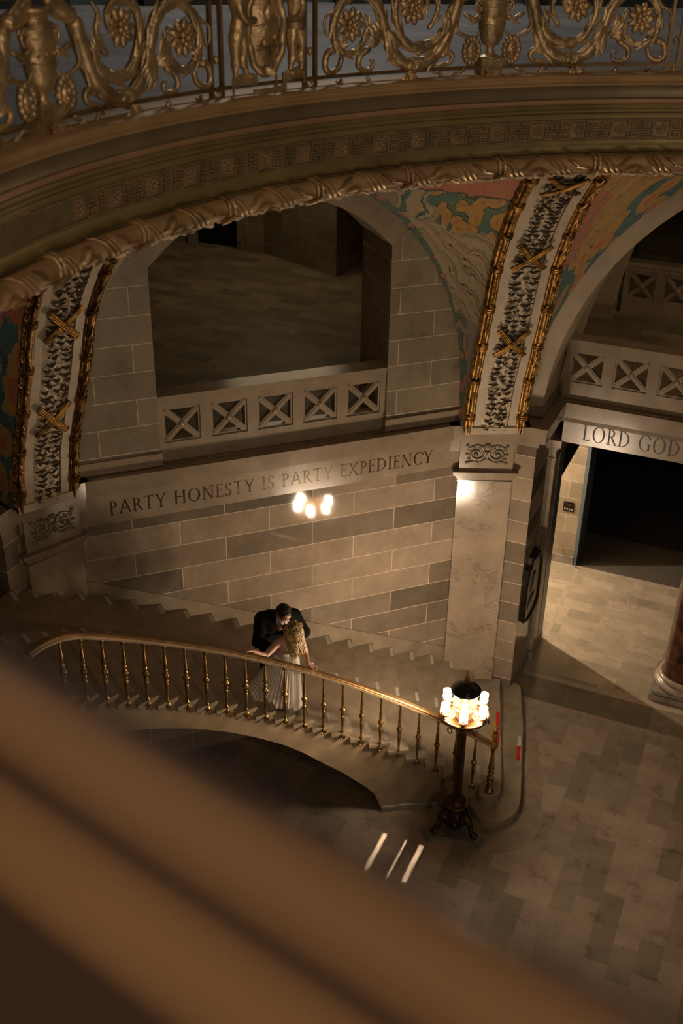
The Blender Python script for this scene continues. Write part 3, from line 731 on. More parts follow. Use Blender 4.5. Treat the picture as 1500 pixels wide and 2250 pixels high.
# ------------------------------------------------------------------ ribs between the painted vaults
PMID = Vector((-4.793, 9.292, 0)); NR = Vector((0.4584, -0.8887, 0)); LAT = Vector((0.8887, 0.4584, 0))
RIBTAB = [(0.19,4.947),(0.29,5.40),(0.38,5.75),(0.64,6.33),(0.94,7.0),(1.20,7.63),(1.60,8.18),(2.08,8.66),(2.79,9.16),(3.75,9.53),(4.7,9.72),(5.62,9.80)]
rp = catmull([(t, z, 0) for t, z in RIBTAB], 14)
rl = [0.0]
for a, b in zip(rp, rp[1:]): rl.append(rl[-1]+(b-a).length)
def rib_at(L):
    L = min(max(L, 0), rl[-1]-1e-4)
    i = 0
    while rl[i+1] < L: i += 1
    k = (L-rl[i])/(rl[i+1]-rl[i]); p = rp[i].lerp(rp[i+1], k); d = (rp[min(i+2,len(rp)-1)]-rp[max(i-1,0)]).normalized()
    return p, d
RIB_SHIFT, RIB_WIDTH = 0.0, 1.0
def rib_pt(L, u, off=0.0):
    u = u*RIB_WIDTH+RIB_SHIFT
    p, d = rib_at(L); t = p.x+d.y*off; z = p.y-d.x*off
    return PMID+NR*t+LAT*u+Vector((0,0,z))
def rib_z(z):
    return interp([(p.y, l) for p, l in zip(rp, rl)], z)
RL = rl[-1]
def rib(mirror, label):
    b0 = rib_pt(0, 0); base = (b0.x, b0.y, b0.z) if not mirror else (-b0.y, -b0.x, b0.z)
    t = thing('arch_rib', label, 'rib', base, 'ribs between the painted vaults')
    Ls = list(np.linspace(0, RL, 60))
    # backing of the garland
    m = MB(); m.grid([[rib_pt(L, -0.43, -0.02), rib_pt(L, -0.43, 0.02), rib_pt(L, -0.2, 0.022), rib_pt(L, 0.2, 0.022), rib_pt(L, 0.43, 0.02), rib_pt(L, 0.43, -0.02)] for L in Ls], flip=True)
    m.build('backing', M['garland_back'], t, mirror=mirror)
    for sg in (-1, 1):
        m = MB(); a, b = (0.195, 0.305) if sg > 0 else (-0.305, -0.195)
        m.grid([[rib_pt(L, a, 0.0), rib_pt(L, a, 0.05), rib_pt(L, b, 0.05), rib_pt(L, b, 0.0)] for L in Ls], flip=True)
        m.build('flat_band', M['ribband'], t, mirror=mirror)
    # carved garland: a lumpy cream bed of leaves and fruit with ragged dark crescents laid between the rows
    m = MB(); rnd = random.Random(11 if not mirror else 12); nl = int(RL/0.03); us = [-0.188+0.376*i/14 for i in range(15)]; rows = []
    for i in range(nl):
        L = i*RL/(nl-1); row = []
        for u in us:
            e = 1-(abs(u)/0.19)**6; h = 0.052+0.016*math.sin(L*61+7*math.sin(u*23+L*3))+0.012*math.sin(u*70+L*19)+rnd.uniform(-.006,.006)
            row.append(rib_pt(L, u, max(0.024, h*e+0.018*(1-e))))
        rows.append(row)
    m.grid(rows, flip=True); L = 0.05
    while L < RL-0.1:
        for _ in range(3):
            u = rnd.uniform(-.15,.15); m.ball(rib_pt(L+rnd.uniform(-.03,.03), u, 0.068), rnd.uniform(.014,.024), n=7, m=5)
        L += 0.09
    gl = m.build('garland', M['garland'], t, smooth=True, mirror=mirror)
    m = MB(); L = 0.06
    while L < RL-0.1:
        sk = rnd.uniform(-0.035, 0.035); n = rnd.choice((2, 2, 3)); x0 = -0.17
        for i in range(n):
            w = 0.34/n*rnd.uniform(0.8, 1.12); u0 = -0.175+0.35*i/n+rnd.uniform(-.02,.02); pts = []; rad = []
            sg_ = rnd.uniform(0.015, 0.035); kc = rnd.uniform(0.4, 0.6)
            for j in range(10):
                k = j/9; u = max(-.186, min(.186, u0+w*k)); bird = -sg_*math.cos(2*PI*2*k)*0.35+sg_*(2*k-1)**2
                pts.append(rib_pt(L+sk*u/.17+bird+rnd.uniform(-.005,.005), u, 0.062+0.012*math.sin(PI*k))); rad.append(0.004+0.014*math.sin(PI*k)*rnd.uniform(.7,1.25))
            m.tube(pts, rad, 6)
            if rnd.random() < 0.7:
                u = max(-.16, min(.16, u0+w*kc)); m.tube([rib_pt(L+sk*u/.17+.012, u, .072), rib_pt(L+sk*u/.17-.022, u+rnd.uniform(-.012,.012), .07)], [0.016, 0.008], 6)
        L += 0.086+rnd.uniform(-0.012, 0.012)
    m.build('dark_crescent', M['garland_back'], gl, smooth=True, mirror=mirror)
    # crossed gilt ribbons
    for zc in ((6.55, 7.90, 9.02) if not mirror else (6.30, 7.62, 8.86)):
        L0 = rib_z(zc); m = MB()
        for sg in (-1, 1):
            for q in (-1, 0, 1):
                pts = []
                for i in range(9):
                    k = i/8*2-1; pts.append(rib_pt(L0+0.23*k+0.02*q, sg*0.205*k-sg*0.016*q, 0.098+0.03*(1-k*k)+(0.012 if sg > 0 else 0)))
                m.tube(pts, 0.017, 6)
        m.build('crossed_ribbon', M['gold'], t, smooth=True, mirror=mirror)
    # gilt rod bundles along both edges
    for sg in (-1, 1):
        m = MB(); rnd = random.Random(20+sg)
        for u, off, rr in ((0.330,0.045,0.026),(0.372,0.072,0.031),(0.415,0.045,0.027)):
            m.tube([rib_pt(L, sg*u, off) for L in Ls], [rr*(1+0.12*math.sin(i*2.1+u*40)) for i in range(len(Ls))], 7)
        L = 0.25
        while L < RL:
            for q in (0, 0.03, 0.06):
                m.tube([rib_pt(L+q, sg*(0.372+0.068*math.cos(a)), 0.052+0.058*math.sin(a)) for a in np.linspace(0, 2*PI, 11)], 0.014, 5)
            for q in range(5):
                a0 = L+0.09*q+0.1; pts = [rib_pt(a0-0.05, sg*(0.34+0.02*(q % 3)), 0.09), rib_pt(a0, sg*(0.36+0.02*(q % 3)), 0.115), rib_pt(a0+0.075, sg*(0.395), 0.095)]
                if rnd.random() < 0.75: m.tube(pts, [0.006, 0.021, 0.004], 5, 0.5)
            L += 0.66
        L = 0.1
        while L < RL-0.1:
            a0 = L+rnd.uniform(-.02,.02); m.tube([rib_pt(a0, sg*0.425, 0.04), rib_pt(a0+0.03, sg*0.447, 0.055), rib_pt(a0+0.085, sg*rnd.uniform(.435,.468), 0.03)], [0.010, 0.020, 0.003], 5, 0.6); L += 0.075
        m.build('rod_bundle', M['gold'] if not mirror else M['gold_dark'], t, smooth=True, mirror=mirror)
    m = MB(); p0 = rib_pt(0, 0)
    m.extrude([rib_pt(0, -0.42, -0.05), rib_pt(0, -0.42, 0.10), rib_pt(0, 0.42, 0.10), rib_pt(0, 0.42, -0.05)], (0, 0, 0.10))
    m.build('foot_block', M['ribband'], t, mirror=mirror)
    return t
rib(False, 'cream garlanded rib with crossed gilt ribbons between the two painted vaults at right')
RIB_SHIFT, RIB_WIDTH = 0.10, 0.95
rib(True, 'cream garlanded rib with crossed gilt ribbons rising at the left edge of the picture')
RIB_SHIFT, RIB_WIDTH = 0.0, 1.0

# ------------------------------------------------------------------ painted vault surfaces
def vault(side, mirror, name, label, mat):
    zs = list(np.linspace(4.95, 8.6, 26))+list(np.linspace(8.66, 9.79, 14)); rows = []
    for z in zs:
        L = rib_z(z); E = rib_pt(L, -0.425 if side < 0 else 0.425, 0.012)
        if side < 0:     # towards the closed bay
            if z < 8.68: F = Vector(FA((2.78*math.sqrt(max(0, 1-(max(z-5.4,0)/3.28)**2)), UO-0.012, z)))
            else: w = (z-8.68)/1.12; F = Vector(FA((0, UO-5.45*w**1.7, z)))
        else:
            if z < BZ+BR: F = Vector((-math.sqrt(max(0, BR**2-(z-BZ)**2)), 9.785, z))
            else: w = (z-(BZ+BR))/(9.80-BZ-BR); F = Vector((0, 9.785-5.0*w**1.5, z))
        rows.append([E.lerp(F, k/12) for k in range(13)])
    m = MB(); m.grid(rows, flip=(side > 0))
    o = m.build(name, mat, smooth=True, mirror=mirror)
    p1 = o.data.uv_layers.new(name='paint').data; p2 = o.data.uv_layers.new(name='paint01').data
    wid = [(r[0]-r[-1]).length for r in rows]
    for lp_ in o.data.loops:
        i, k = divmod(lp_.vertex_index, 13); p1[lp_.index].uv = (wid[i]*k/12, zs[i]-4.95); p2[lp_.index].uv = (k/12, i/39)
    return tag(o, label, 'mural')
vault(-1, False, 'painted_vault', 'mural of coral, cream and teal shapes on the vault right of the central arch', M['mural1'])
RIB_SHIFT = 0.10
vault(-1, True, 'painted_vault', 'narrow mural of teal and sand shapes on the vault left of the central arch', M['mural3'])
RIB_SHIFT = 0.0
vault(1, False, 'painted_vault', 'mural of orange leaves on blue beside the wide plaster arch at right', M['mural2'])
RIB_SHIFT = 0.10
vault(1, True, 'painted_vault', 'dark blue-green mural left of the rib at the left edge', M['mural4'])

# ------------------------------------------------------------------ bronze balustrade of the gallery
BALR = 4.86; BALZ = 10.455; AZ0 = 135.9
bb = thing('bronze_balustrade', 'ornate gilt bronze balustrade of urns, scrolls and shields round the gallery edge', 'balustrade', (BALR*math.cos(R(AZ0)), BALR*math.sin(R(AZ0)), BALZ))
def bal_xf(azc):
    def f(p):     # x rightwards along the arc, y towards the rotunda axis, z above the ledge
        a = R(azc)-p[0]/4.82; r = BALR-p[1]
        return (r*math.cos(a), r*math.sin(a), BALZ+p[2])
    return f
def P3(pts, y=0.0): return [(x, y, z) for x, z in pts]
def stem(mb, pts, r0, r1, y=0.03, n=5, leafy=True, ridge=0.04):
    c = catmull(P3(pts, y), n); m_ = len(c)
    rad = [(r0+(r1-r0)*i/(m_-1))*(1+ridge*math.sin(i*1.3)) for i in range(m_)]
    rad[0] *= 0.35; rad[1] *= 0.75; rad[-1] *= 0.3; rad[-2] *= 0.75
    mb.tube(c, rad, 10, 1.0, up=(0,1,0))
    if leafy:
        for i in range(5, m_-4, 7):      # overlapping acanthus tips along the stem
            p = Vector(c[i]); t = (Vector(c[i+2])-Vector(c[i-2])).normalized(); s = Vector((t.z, 0, -t.x)); r = rad[i]
            for sg in (-1, 1):
                a = p+s*(sg*r*0.55)+Vector((0,0.016,0)); b = a+t*(r*1.6)+s*(sg*r*0.42); d = b+t*(r*1.1)+s*(sg*r*0.22)
                mb.tube([a-t*r*1.8, a-t*r*0.6, a+t*r*0.5, b, d], [r*0.15, r*0.5, r*0.62, r*0.42, 0.003], 6, 0.5, up=(0,1,0))
def leaf_fan(mb, x, z, w, h, y=0.045, lobes=5, ang=-PI/2, spread=1.5):
    for i in range(lobes):
        a = ang+spread*(i/(lobes-1)-0.5); d = Vector((math.cos(a), 0, math.sin(a)))
        L = h*(1.0 if i in (lobes//2,) else 0.85); s = w/lobes
        mb.tube([(x, y-0.01, z), (x+d.x*L*0.35*w/h*0.8, y+0.012, z+d.z*L*0.35), (x+d.x*L*0.8*w/h*0.7, y+0.02, z+d.z*L*0.8), (x+d.x*L*w/h*0.75, y+0.004, z+d.z*L)], [s*0.5, s*0.75, s*0.62, 0.006], 6, 0.45, up=(0,1,0))
def rosette(mb, x, z, r, y=0.03, pet=9):
    for i in range(pet):
        a = 2*PI*i/pet; rot = Matrix.Rotation(-a, 3, 'Y')
        mb.ball((x+0.60*r*math.cos(a), y, z+0.60*r*math.sin(a)), r*0.42, 0.022, r*0.24, 7, 4, rot=rot)
    for i in range(6):
        a = 2*PI*i/6+0.4; mb.ball((x+0.28*r*math.cos(a), y+0.024, z+0.28*r*math.sin(a)), r*0.17, n=6, m=4)
    mb.ball((x, y+0.038, z), r*0.2, n=8, m=5)
MAIN = [(0.286,0.538),(0.329,0.418),(0.371,0.304),(0.416,0.213),(0.495,0.133),(0.589,0.094),(0.698,0.092),(0.79,0.142),(0.856,0.226),(0.9,0.325),(0.931,0.416),(0.973,0.489),(1.042,0.538),(1.123,0.563),(1.211,0.539),(1.287,0.475),(1.325,0.384),(1.325,0.301),(1.288,0.234),(1.228,0.192),(1.161,0.191),(1.098,0.225),(1.06,0.284),(1.041,0.35),(1.053,0.4),(1.095,0.433)]
BRANCH = [(0.383,0.329),(0.451,0.254),(0.534,0.216),(0.635,0.202),(0.72,0.227),(0.778,0.301),(0.814,0.391),(0.821,0.481),(0.782,0.554),(0.7,0.593),(0.615,0.585),(0.563,0.537),(0.561,0.473),(0.598,0.417)]
SETS = dict(b3=([(0.542,0.319),(0.485,0.385),(0.465,0.466),(0.486,0.538),(0.44,0.60)],0.020,0.012), c1=([(0.464,0.062),(0.412,0.08),(0.351,0.089),(0.322,0.123),(0.338,0.156),(0.383,0.16),(0.421,0.13)],0.012,0.024),
    c2=([(1.013,0.217),(1.096,0.175),(1.119,0.115),(1.082,0.077),(1.013,0.081),(0.993,0.12),(1.023,0.145)],0.024,0.012), c3=([(1.258,0.183),(1.284,0.107),(1.361,0.077),(1.401,0.116),(1.39,0.184),(1.348,0.217),(1.323,0.192)],0.018,0.026),
    l1=([(0.205,0.044),(0.274,0.011),(0.247,-0.012),(0.195,-0.003)],0.014,0.008), l2=([(0.278,0.02),(0.329,-0.018),(0.397,-0.008),(0.432,0.033),(0.478,0.024)],0.016,0.011), l3=([(1.044,0.032),(1.02,-0.002),(1.059,-0.022),(1.115,-0.015)],0.015,0.010),
    lk=([(0.103,0.304),(0.138,0.259),(0.212,0.262),(0.288,0.293),(0.317,0.346)],0.009,0.018), v1=([(1.325,0.45),(1.40,0.42),(1.405,0.34),(1.37,0.30)],0.012,0.008), tw=([(0.286,0.53),(0.20,0.56),(0.13,0.60),(0.06,0.63)],0.05,0.03),
    vol=([(0.085,0.49),(0.125,0.50),(0.155,0.465),(0.14,0.425),(0.108,0.43),(0.112,0.46)],0.012,0.008), vl2=([(0.10,0.40),(0.16,0.37),(0.20,0.39),(0.25,0.41)],0.022,0.014))
def scroll_half(azc, sg):
    X = lambda pts: [(sg*x, z) for x, z in pts]
    xf = bal_xf(azc)
    m = MB(xf); stem(m, X(MAIN), 0.050, 0.016, 0.02, 5); stem(m, X(BRANCH), 0.040, 0.015, 0.03, 5)
    for k, (pts, r0, r1) in SETS.items(): stem(m, X(pts), r0, r1, 0.03, 5, leafy=(k in ('b3','tw','vl2')))
    leaf_fan(m, sg*0.90, 0.33, 0.20, 0.25, 0.055, 6, ang=-PI/2-sg*0.55, spread=0.9)
    leaf_fan(m, sg*0.42, 0.26, 0.12, 0.20, 0.055, 5, ang=PI/2+sg*0.35, spread=0.8)
    leaf_fan(m, sg*0.66, 0.115, 0.14, 0.06, 0.05, 5)
    leaf_fan(m, sg*0.955, 0.25, 0.16, 0.19, 0.045, 5, ang=PI/2-sg*1.0, spread=1.3)
    leaf_fan(m, sg*1.285, 0.235, 0.09, 0.10, 0.05, 4, ang=PI*0.75 if sg > 0 else PI*0.25, spread=1.2)
    sc = m.build('scroll_panel', M['bronze'], bb, smooth=True)
    for x, z in ((0.67, 0.457), (1.186, 0.367)):
        m = MB(xf); rosette(m, sg*x, z, 0.115); m.ball((sg*x,0.012,z),0.085,0.018,0.085,16,6); m.build('rosette', M['bronze'], sc, smooth=True)
    m = MB(xf); rosette(m, sg*1.285, 0.0, 0.04, 0.05, 5); m.ball((sg*1.322, 0.07, -0.045), 0.018, 0.015, 0.025, 6, 4); m.ball((sg*1.326, 0.07, -0.078), 0.012, n=6, m=4)
    m.build('flower', M['bronze'], sc, smooth=True)
    m = MB(xf); leaf_fan(m, sg*0.70, 0.035, 0.17, 0.085, 0.055, 5); m.build('hanging_leaf', M['bronze'], sc, smooth=True)
    m = MB(xf)
    for i in range(14):
        a = 2*PI*i/14; m.ball((sg*0.165+0.060*math.cos(a), 0.03, 0.165+0.080*math.sin(a)), 0.026, 0.024, 0.026, 6, 4)
    m.ball((sg*0.165, 0.028, 0.165), 0.052, 0.03, 0.07, 10, 6); m.ball((sg*0.165, 0.05, 0.185), 0.02, n=6, m=4); m.ball((sg*0.15, 0.05, 0.145), 0.018, n=6, m=4)
    m.build('cartouche', M['bronze'], sc, smooth=True)
def urn(azc):
    xf = bal_xf(azc); m = MB(xf)
    m.box(-0.10, 0.10, -0.05, 0.07, 0.068, 0.112); m.box(-0.085, 0.085, -0.05, 0.06, -0.03, 0.068)
    m.lathe([(0.066,0.112),(0.070,0.122),(0.040,0.135),(0.028,0.150),(0.022,0.175),(0.030,0.192),(0.052,0.205),(0.07,0.255),(0.078,0.300),(0.082,0.335)], (0,0.01,0), 24, 1.22, 0.9, flute=0.035)
    m.lathe([(0.082,0.335),(0.087,0.342),(0.083,0.350),(0.086,0.43),(0.090,0.436),(0.090,0.446),(0.085,0.452),(0.086,0.49),(0.078,0.505),(0.066,0.515),(0.062,0.545),(0.066,0.56),(0.085,0.572),(0.096,0.580),(0.096,0.592),(0.07,0.60)], (0,0.01,0), 24, 1.22, 0.9)
    for i in range(6):      # swag on the belly
        a = PI*(1.05+0.9*i/5)
        m.ball((0.100*math.cos(PI+ (i/5)*PI), 0.055+0.03*math.sin(i/5*PI), 0.40-0.028*math.sin(i/5*PI*3 % PI)), 0.010, n=6, m=4)
    u = m.build('urn', M['bronze'], bb, smooth=True)
    m = MB(xf)
    for sg in (-1, 1): m.tube(catmull(P3([(sg*0.10,0.43),(sg*0.125,0.44),(sg*0.145,0.48),(sg*0.12,0.515),(sg*0.095,0.495),(sg*0.112,0.475)], 0.01), 5), 0.011, 7)
    m.build('handle', M['bronze'], u, smooth=True)
    m = MB(xf)
    for i in range(9):
        a = PI+PI*i/8; m.tube([(0,0.075,0.035),(0.035*math.cos(a),0.10,0.03+0.04*math.sin(a)),(0.062*math.cos(a),0.09,0.03+0.075*math.sin(a))], [0.006,0.011,0.013], 6)
    m.ball((0, 0.075, 0.0), 0.045, 0.02, 0.05, 10, 6); m.build('shell', M['ring4'], u, smooth=True)
def shield_panel(azc):
    xf = bal_xf(azc)
    m = MB(xf); zc, rx, rz = 0.375, 0.125, 0.245
    rows = []
    for j in range(9):
        k = j/8; rows.append([(rx*k*math.cos(2*PI*i/28), 0.075-0.055*k*k, zc+rz*k*math.sin(2*PI*i/28)) for i in range(28)])
    m.grid(rows, closed=True)
    for a, b in (((-0.11,0.40),(0.11,0.42)), ((-0.10,0.26),(0.10,0.28)), ((0.02,0.15),(0.02,0.60))): m.tube([(a[0],0.068,a[1]),(0,0.082,(a[1]+b[1])/2),(b[0],0.068,b[1])], 0.005, 5)
    m.ball((0.0,0.07,0.47), 0.045, 0.02, 0.05, 10, 6); m.ball((-0.03,0.065,0.30), 0.04, 0.02, 0.03, 8, 5); m.ball((0.05,0.065,0.33), 0.03, 0.02, 0.025, 8, 5)
    sh = m.build('shield', M['bronze'], bb, smooth=True)
    m = MB(xf); m.tube([((rx+0.025)*math.cos(a), 0.03+0.008*math.sin(9*a), zc+(rz+0.025)*math.sin(a)) for a in np.linspace(0, 2*PI, 60)[:-1]], 0.024, 8, closed=True, up=(0,1,0)); m.build('shield_border', M['bronze'], sh, smooth=True)
    for sg in (-1, 1):      # relief men holding the shield
        m = MB(xf); s = sg
        m.tube(catmull([(s*0.235,0.04,0.68),(s*0.245,0.05,0.56),(s*0.235,0.05,0.47),(s*0.24,0.045,0.39),(s*0.245,0.045,0.33)], 5), [0.05,0.056,0.062,0.066,0.07,0.07,0.068,0.064,0.06,0.056,0.054,0.053,0.054,0.056,0.058,0.06,0.06,0.058,0.054,0.05,0.048], 10, 0.8, up=(0,1,0))
        m.tube(catmull([(s*0.265,0.05,0.36),(s*0.285,0.055,0.27),(s*0.275,0.05,0.20),(s*0.285,0.05,0.15),(s*0.28,0.05,0.105)], 5), [0.05,0.049,0.047,0.044,0.040,0.036,0.033,0.031,0.030,0.032,0.034,0.034,0.032,0.028,0.024,0.021,0.018,0.017,0.017,0.02,0.022], 9)
        m.tube(catmull([(s*0.22,0.04,0.36),(s*0.205,0.05,0.27),(s*0.215,0.045,0.20),(s*0.195,0.05,0.15),(s*0.185,0.05,0.11)], 5), [0.048,0.047,0.045,0.042,0.039,0.036,0.033,0.031,0.030,0.032,0.033,0.033,0.031,0.027,0.024,0.021,0.018,0.017,0.017,0.02,0.022], 9)
        m.tube([(s*0.28,0.06,0.105),(s*0.275,0.09,0.10)], [0.02,0.012], 7); m.tube([(s*0.185,0.06,0.11),(s*0.175,0.09,0.105)], [0.02,0.012], 7)
        m.tube(catmull([(s*0.25,0.05,0.60),(s*0.265,0.085,0.50),(s*0.215,0.10,0.435),(s*0.15,0.10,0.44)], 5), [0.036,0.036,0.035,0.034,0.032,0.03,0.03,0.03,0.029,0.028,0.026,0.025,0.024,0.023,0.022,0.022], 8)
        m.ball((s*0.235,0.05,0.755), 0.045, 0.05, 0.058, 10, 7); m.tube([(s*0.235,0.045,0.66),(s*0.235,0.05,0.72)], [0.045,0.028], 8)
        m.build('relief_man', M['bronze'], sh, smooth=True)
    for k, pts in enumerate(([(-0.30,0.06,-0.01),(-0.31,0.06,0.04),(-0.30,0.06,0.085),(-0.22,0.065,0.095),(-0.10,0.06,0.085)], [(-0.13,0.06,-0.01),(-0.05,0.08,-0.005),(0.06,0.08,0.0),(0.15,0.06,0.01)], [(0.31,0.06,-0.01),(0.31,0.06,0.04),(0.30,0.06,0.095),(0.22,0.065,0.105),(0.12,0.06,0.075)], [(-0.02,0.06,0.13),(0.03,0.085,0.11),(0.055,0.08,0.06),(0.05,0.06,0.035)])):
        m = MB(xf); c = catmull(pts, 5); h = 0.036 if k < 3 else 0.02
        m.grid([[(p.x,p.y,p.z-h) for p in c],[(p.x,p.y,p.z+h) for p in c]]); m.grid([[(p.x,p.y-0.014,p.z+h) for p in c],[(p.x,p.y-0.014,p.z-h) for p in c]]); m.grid([[(p.x,p.y,p.z+h) for p in c],[(p.x,p.y-0.014,p.z+h) for p in c]])
        m.build('ribbon', M['bronze'], sh, smooth=True)
for azc in (AZ0, AZ0+45):
    urn(azc)
    for sg in (-1, 1): scroll_half(azc, sg)
urn(AZ0-45)
for sg in (-1, 1): scroll_half(AZ0-45, sg)
shield_panel(158.55); shield_panel(158.55-45); shield_panel(158.55+45)
for azc in (158.55, 158.55-45, 158.55+45):
    for x in (-0.442, -0.353, 0.353, 0.442):
        m = MB(bal_xf(azc)); m.box(x-0.012, x+0.012, -0.015, 0.012, -0.004, 0.82); m.build('post', M['bronze_bar'], bb)
    for sg in (-1, 1):
        m = MB(bal_xf(azc)); m.ball((sg*0.398, 0, 0.22), 0.02, 0.02, 0.03, 7, 5); m.tube([(sg*0.398+0.025*math.cos(a), 0, 0.018+0.022*math.sin(a)) for a in np.linspace(-0.6, 4.2, 12)], 0.012, 6); m.build('post_boss', M['bronze'], bb, smooth=True)
m = MB(); ring_sweep(m, [(BALR-0.014,BALZ+0.036),(BALR+0.012,BALZ+0.036),(BALR+0.012,BALZ+0.062),(BALR-0.014,BALZ+0.062),(BALR-0.014,BALZ+0.036)], 60, 290, 180); m.build('lower_rail', M['bronze_bar'], bb)
# upper bar, then the broad moulded top rail; its near stretch passes just below the lens
m = MB(); ring_sweep(m, [(BALR-0.016,BALZ+0.640),(BALR+0.014,BALZ+0.640),(BALR+0.014,BALZ+0.668),(BALR-0.016,BALZ+0.668),(BALR-0.016,BALZ+0.640)], 60, 290, 180); m.build('upper_rail', M['bronze_bar'], bb)
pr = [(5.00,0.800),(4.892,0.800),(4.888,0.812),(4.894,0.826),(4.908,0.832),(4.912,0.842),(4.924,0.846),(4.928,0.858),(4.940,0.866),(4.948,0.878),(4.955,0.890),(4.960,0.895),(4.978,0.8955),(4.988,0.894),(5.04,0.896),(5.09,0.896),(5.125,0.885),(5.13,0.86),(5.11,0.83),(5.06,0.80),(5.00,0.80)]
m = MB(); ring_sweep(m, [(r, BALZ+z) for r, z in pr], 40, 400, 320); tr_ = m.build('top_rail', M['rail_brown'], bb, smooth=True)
m = MB(); ring_sweep(m, [(4.9470,BALZ+0.8755),(4.9545,BALZ+0.8905),(4.9565,BALZ+0.8955),(4.9610,BALZ+0.8962),(4.9612,BALZ+0.8945)], 40, 400, 320); m.build('lit_edge_strip', M['rail_mauve'], tr_, smooth=True)  # strip coloured in the mauve tone of the lit rail edge
for r0, r1 in ((4.9620,4.9668),(4.9845,4.9885)):  # orange highlights of the rail put in as two coloured strips
    m = MB(); ring_sweep(m, [(r0, BALZ+0.8945),(r0+0.001, BALZ+0.8962),(r1-0.001, BALZ+0.8964),(r1, BALZ+0.8945)], 40, 400, 320); m.build('rail_highlight', M['rail_highlight'], tr_, smooth=True)

# gallery behind the balustrade: floor strip and the dim wall with dark openings
m = MB(); ring_sweep(m, [(13.0,10.37),(5.02,10.37)], 40, 260, 90); struct(m.build('floor.006', M['gallery_floor']))
m = MB(); ring_sweep(m, [(13.0,10.3),(13.0,15.5)], 40, 260, 90); struct(m.build('wall_gallery', M['teal']))
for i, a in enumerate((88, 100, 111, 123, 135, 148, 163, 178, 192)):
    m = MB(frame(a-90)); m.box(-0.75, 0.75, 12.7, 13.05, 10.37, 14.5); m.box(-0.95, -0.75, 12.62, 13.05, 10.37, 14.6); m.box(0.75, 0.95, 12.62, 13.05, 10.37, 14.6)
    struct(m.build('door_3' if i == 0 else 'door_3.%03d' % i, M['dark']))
# ------------------------------------------------------------------ staircase
H = 0.1656
AC = Vector((-1.648, 1.380, 0))
def cyl(th, r, z): return Vector((AC.x+r*math.cos(R(th)), AC.y+r*math.sin(R(th)), z))
def thk(k): return 111.588+2.688*(k-3)
def outer(k):
    if k <= 21: p = FA((2.625-0.369*(k-5), AP, 0)); return Vector(p)
    return Vector((-9.52, 4.90-0.37*(k-21), 0))
st = thing('staircase', 'curved stone staircase rising to the left against the wall', 'staircase', (-3.9, 8.0, 0))
def round_step(k, poly):
    m = MB(); m.prism(poly, (k-1)*H, k*H-0.03); c = Vector((sum(p[0] for p in poly)/len(poly), sum(p[1] for p in poly)/len(poly)))
    m.prism([tuple(c+(Vector(p)-c)*1.012) for p in poly], k*H-0.03, k*H)
    return m.build('step', M['step'], st)
def rnd_end(pts, n=6):
    return [(p.x, p.y) for p in catmull([(x, y, 0) for x, y in pts], n)]
e1 = rnd_end([(-3.30,7.20),(-3.255,7.02),(-3.27,6.78),(-3.37,6.58),(-3.52,6.48),(-3.70,6.49),(-3.86,6.62),(-3.95,6.80),(-3.97,6.98)])
s1 = round_step(1, [(-4.62,9.30),(-4.24,9.50),(-4.16,9.63),(-4.05,9.68),(-3.98,9.62),(-3.95,9.55),(-3.66,8.63)]+e1+[(-4.6,8.2)])
e2 = rnd_end([(-3.60,7.18),(-3.555,7.02),(-3.55,6.88),(-3.61,6.74),(-3.71,6.70),(-3.82,6.76),(-3.87,6.88),(-3.89,7.02)])
s2 = round_step(2, [(-4.75,9.25),(-4.52,9.36),(-4.30,9.47),(-3.94,8.29)]+e2+[(-4.6,8.2)])
SMX = {1: s1, 2: s2}
for k in range(3, 31):
    a0, a1 = thk(k), thk(k+1); O0, O1 = outer(k), outer(k+1)
    I0, I1 = cyl(a0, 5.835, 0), cyl(a1, 5.835, 0); J0, J1 = cyl(a0+0.30, 5.895, 0), cyl(a1+0.5, 5.895, 0)
    m = MB()
    e = (O1-O0)*0.10; f = (I1-I0)*0.10
    m.prism([(I0.x,I0.y),(O0.x,O0.y),(O1.x+e.x,O1.y+e.y),(I1.x+f.x,I1.y+f.y)], k*H-0.045, k*H)
    m.prism([(J0.x,J0.y),((O0+e).x,(O0+e).y),((O1+e).x,(O1+e).y),(J1.x,J1.y)], (k-1)*H-0.03, k*H-0.045)
    if k > 3: m.beam(cyl(a0+0.16,5.862,k*H-0.058), cyl(a1+0.2,5.862,k*H-0.058), 0.035, 0.028)
    s = m.build('step', M['step'], st); SMX[k] = s
    # grip strips along the nosing
    d = (O0-I0); L = d.length; d.normalize(); q = Vector((-d.y, d.x, 0)); 
    if q.dot(I1-I0) < 0: q = -q
    for f0, f1, mt in ((0.025,0.115,'tape_white'),(0.435,0.515,'tape_white'),(0.875,0.975,'tape_grey')):
        A = I0+d*L*(1-f1)+q*0.012; B = I0+d*L*(1-f0)+q*0.012
        m = MB(); m.extrude([(A.x,A.y,k*H),(B.x,B.y,k*H),(B.x+q.x*0.05,B.y+q.y*0.05,k*H),(A.x+q.x*0.05,A.y+q.y*0.05,k*H)], (0,0,0.003)); m.build('grip_strip', M[mt], s)
def strip_on(step, k, a, b, w, mat):
    a = Vector((*a, 0)); b = Vector((*b, 0)); t = (b-a).normalized(); q = Vector((-t.y, t.x, 0))*w
    if q.x > 0: q = -q
    m = MB(); m.extrude([(a.x,a.y,k*H),(b.x,b.y,k*H),(b.x+q.x,b.y+q.y,k*H),(a.x+q.x,a.y+q.y,k*H)], (0,0,0.003)); m.build('grip_strip', M[mat], step)
strip_on(s1, 1, (-3.625,8.42), (-3.575,8.20), 0.055, 'tape_white'); strip_on(s1, 1, (-3.575,8.20), (-3.50,7.88), 0.055, 'tape_red')
